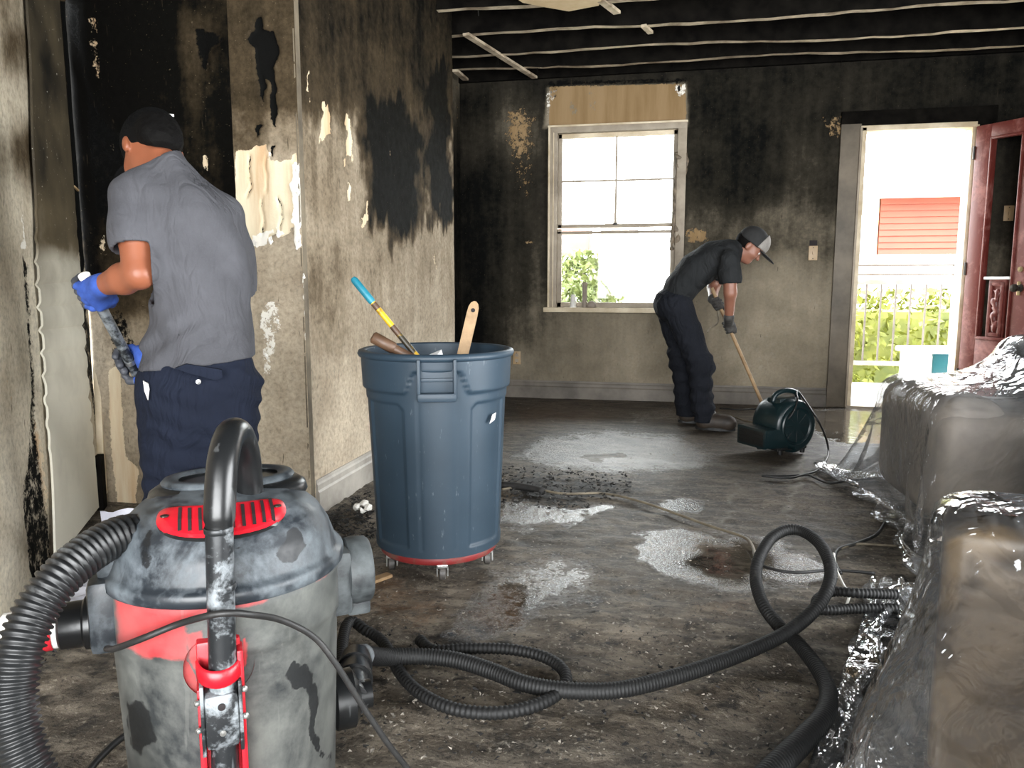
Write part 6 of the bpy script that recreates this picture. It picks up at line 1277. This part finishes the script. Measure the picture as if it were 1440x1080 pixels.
# --- far sofa
s2 = empty('sofa', (1.75, 3.75, 0), .0, 'dark sofa with taupe end under clear plastic, beyond the camel armchair', 'sofa')
bx2 = [((1.72, 3.62, .30), (.72, .34, .24), .05, .07, 'seat_base', 'taupe'), ((2.15, 4.02, .42), (.66, .14, .37), .05, .08, 'backrest', 'black_leather'), ((1.14, 3.70, .32), (.15, .42, .28), .05, .1, 'arm', 'taupe'), ((1.95, 3.5, .62), (.55, .26, .10), .08, .07, 'seat_cushion', 'black_leather')]
def seat_parts(root, bxs):
    for c, hf, ro, rad, nm, mt in bxs:
        o = rbox(nm, np.array(c)-np.array(root.location), np.array(hf)-.012, ro, M[mt], root, rad)
seat_parts(s2, bx2)
MB().box((-.6, -.42, 0), (-.54, -.36, .07)).build('leg', M['wood_dark'], s2); MB().box((.7, -.42, 0), (.76, -.36, .07)).build('leg', M['wood_dark'], s2); MB().box((-.6, .2, 0), (-.54, .26, .07)).build('leg', M['wood_dark'], s2); MB().box((.7, .2, 0), (.76, .26, .07)).build('leg', M['wood_dark'], s2)
ot = empty('ottoman', (1.62, 3.0, 0), 0, 'black leather ottoman under clear plastic at the right edge before the far sofa', 'ottoman')
bx3 = [((1.62, 2.98, .30), (.34, .24, .26), .1, .08, 'cushion', 'black_leather')]; seat_parts(ot, bx3); MB().box((-.3, -.2, 0), (.3, .2, .05)).build('base', M['wood_dark'], ot)
cb = [b[:4] for b in bx2+bx3]
drape('plastic_sheeting', cb, 1.75, 3.52, 2.62, 2.35, .90, .031, 110, 'crinkled clear plastic sheet draped over the far dark sofa', M['plastic2'], .03, slack=1.035, seed=2, pins=[(lambda X, Y: X < X.min()+.01, lambda Q: np.stack([.90+.04*np.sin(Q[:, 1]*17), Q[:, 1], .008+0*Q[:, 0]], -1)), (lambda X, Y: Y < Y.min()+.01, lambda Q: np.stack([Q[:, 0], 2.66+.05*np.sin(Q[:, 0]*13), .008+0*Q[:, 0]], -1))])
# --- near camel armchair
AR = -.30
s1 = empty('armchair', (.98, 1.62, 0), 0, 'camel leather armchair under clear plastic in the lower right foreground', 'armchair')
ca_, sa_ = math.cos(AR), math.sin(AR); C1 = np.array([.475, 1.5])   # visible front left corner of the back
def lc(x, y, z): return (C1[0]+x*ca_-y*sa_, C1[1]+x*sa_+y*ca_, z)
bx1 = [(lc(.40, .13, .345), (.40, .12, .275), AR, .035, 'backrest', 'camel'), (lc(.42, .5, .26), (.36, .34, .16), AR, .06, 'seat_base', 'camel'), (lc(.78, .45, .32), (.1, .38, .24), AR, .06, 'arm', 'camel')]
bx1n = [(lc(.52, -.24, .27), (.26, .13, .21), AR, .05, 'footrest', 'camel')]
seat_parts(s1, bx1)
s0 = empty('footstool', (lc(.52, -.24, 0)[0], lc(.52, -.24, 0)[1], 0), 0, 'low camel leather footstool in the bottom right corner under plastic', 'footstool')
seat_parts(s0, [(b[0], b[1], b[2], b[3], 'cushion', 'camel') for b in bx1n])
for x, y in ((.04, .05), (.76, .05), (.1, .78), (.7, .78)): q_ = np.array(lc(x, y, 0))-np.array(s1.location); MB().box((q_[0]-.025, q_[1]-.025, 0), (q_[0]+.025, q_[1]+.025, .11)).build('leg', M['wood_dark'], s1)
for x, y in ((.3, -.33), (.74, -.33), (.3, -.15), (.74, -.15)): q_ = np.array(lc(x, y, 0))-np.array(s0.location); MB().box((q_[0]-.02, q_[1]-.02, 0), (q_[0]+.02, q_[1]+.02, .08)).build('leg', M['wood_dark'], s0)
def pinl(Q, lx, ly):
    d = Q[:, :2]-C1; x = d[:, 0]*ca_+d[:, 1]*sa_; y = -d[:, 0]*sa_+d[:, 1]*ca_
    if lx is not None: x = 0*x+lx+.03*np.sin(y*15)
    if ly is not None: y = 0*y+ly+.03*np.sin(x*15)
    x = np.maximum(x, -.2); return np.stack([C1[0]+x*ca_-y*sa_, C1[1]+x*sa_+y*ca_, 0*x+.008], -1)
def flare(P):
    # the sheet is weighed out at its left foot
    d = np.zeros_like(P); m_ = (P[..., 0] < C1[0]+.02) & (P[..., 2] < .6); lx = (P[..., 0]-C1[0])*ca_+(P[..., 1]-C1[1])*sa_; d[..., 0] = np.where(m_ & (lx > -.17), -2.2, 0)+np.where(lx < -.2, 6., 0); return d
drape('plastic_sheeting', [b[:4] for b in bx1+bx1n], C1[0]+.33, C1[1]+.10, 2.16, 2.2, .74, .027, 120, 'clear plastic sheet draped over the camel leather armchair in front', M['plastic'], AR, slack=1.04, seed=5, push=flare, pins=[(lambda X, Y: X < X.min()+.01, lambda Q: pinl(Q, -.17, None)), (lambda X, Y: Y < Y.min()+.01, lambda Q: pinl(Q, None, -.50))])
# ================================================================== LOOSE LITTER
def sheet(name, pts, mat, lab, cat, sag=.0, seed=1):
    P4 = [np.array(p) for p in pts]; n = 10; V = []; F = []
    for i in range(n+1):
        for j in range(n+1):
            a, b = i/n, j/n; V.append(P4[0]*(1-a)*(1-b)+P4[1]*a*(1-b)+P4[2]*a*b+P4[3]*(1-a)*b)
    V = np.array(V); V += np.stack([vnoise(V, 9, seed+k, 3)*sag for k in range(3)], 1); V[:, 2] = np.maximum(V[:, 2], .004)
    for i in range(n):
        for j in range(n): a = i*(n+1)+j; F.append((a, a+1, a+n+2, a+n+1))
    o = mesh(name, V, F, mat, None, False); md = o.modifiers.new('thickness', 'SOLIDIFY'); md.thickness = .002; return tag(o, lab, cat)
sheet('paper_sheet', [onp(143, 716, (-2.0, 2.35, 0), (0, 1, 0)), onp(207, 718, (-2.0, 2.30, 0), (0, 1, 0)), flo(215, 850), flo(160, 850)], M['paper_blue'], 'pale sheet of paper leaning behind the vacuum at the wall foot', 'paper', .03, 2)
sheet('plastic_scrap', [flo(30, 850, .01), flo(60, 838, .02), flo(58, 862, .02), flo(14, 880, .01)], M['paper'], 'white scrap on the floor under the hose at the left wall', 'scrap', .03, 5)
sheet('wall_paper_sheet', [flo(75, 845, .01), flo(160, 785, .03), flo(165, 830, .02), flo(110, 870, .01)], M['paper_blue'], 'pale paper lying behind the corrugated hose of the vacuum', 'paper', .04, 9)
pz = flo(508, 719); Vs, Fs = [], []
Q = spline([pz+np.array([-.03, 0, .01]), pz+np.array([-.01, .03, .03]), pz+np.array([.03, .02, .025]), pz+np.array([.035, -.02, .015]), pz+np.array([.01, -.03, .01])], .006); V, F = tube_vf(Q, .012+.006*np.sin(np.arange(len(Q))*.8), 7); V += (vnoise(V, 50, 2)*.012)[:, None]
tag(mesh('fixture_scrap', V, F, M['white_metal'], None, False), 'broken white plastic bit on black debris left of the can', 'scrap')
o = MB().bar(flo(510, 822, .012), flo(548, 808, .012), .035, .012, bev=.003).build('wood_scrap', M['wood']); tag(o, 'small flat wood scrap on the floor right of the vacuum', 'scrap')
def chips(name, poly, n_, size, mat, lab, seed, zr=(0, .012)):
    r = np.random.default_rng(seed); poly = np.array(poly, float); lo, hi = poly.min(0), poly.max(0); mb = MB(); k = 0
    while k < n_:
        p = r.uniform(lo, hi)
        if psdf(p[None], poly)[0] > 0: continue
        c = flo(*p); k += 1; a = r.normal(size=(6, 3))*size*r.uniform(.4, 1.4)*[1, 1, .45]; c = c+[0, 0, r.uniform(*zr)]; a = a+c; a[:, 2] = np.maximum(a[:, 2], -.002)
        mb.add(a, [(0, 1, 2), (0, 2, 3), (0, 3, 1), (4, 1, 2), (4, 2, 3), (4, 3, 1), (5, 0, 1)])
    o = mb.build(name, mat); o['kind'] = 'stuff'; tag(o, lab, 'debris'); return o
chips('ash_chips', [(445, 740), (720, 560), (1000, 570), (1000, 700), (1230, 700), (1150, 900), (1150, 1070), (480, 1070), (480, 800)], 1300, .0034, M['chip'], 'small pale chips of ash and plaster strewn over the wet floor', 3)
chips('black_char', [(705, 655), (880, 668), (890, 690), (820, 720), (706, 715)], 550, .0065, M['ember'], 'heap of black charred crumbs on the floor right of the can', 4, (0, .02))
chips('corner_char', [(445, 735), (520, 690), (530, 760), (450, 745)], 420, .0065, M['ember'], 'black crumbs along the foot of the pale side wall', 6, (0, .015))
chips('floor_char', [(480, 880), (1150, 880), (1150, 1070), (480, 1070)], 380, .004, M['ember'], 'dark grit spread over the near floor around the hoses', 8)
chips('wall_foot_char', [(0, 895), (150, 830), (150, 900), (0, 960)], 200, .005, M['ember'], 'black crumbs along the foot of the left wall', 12)
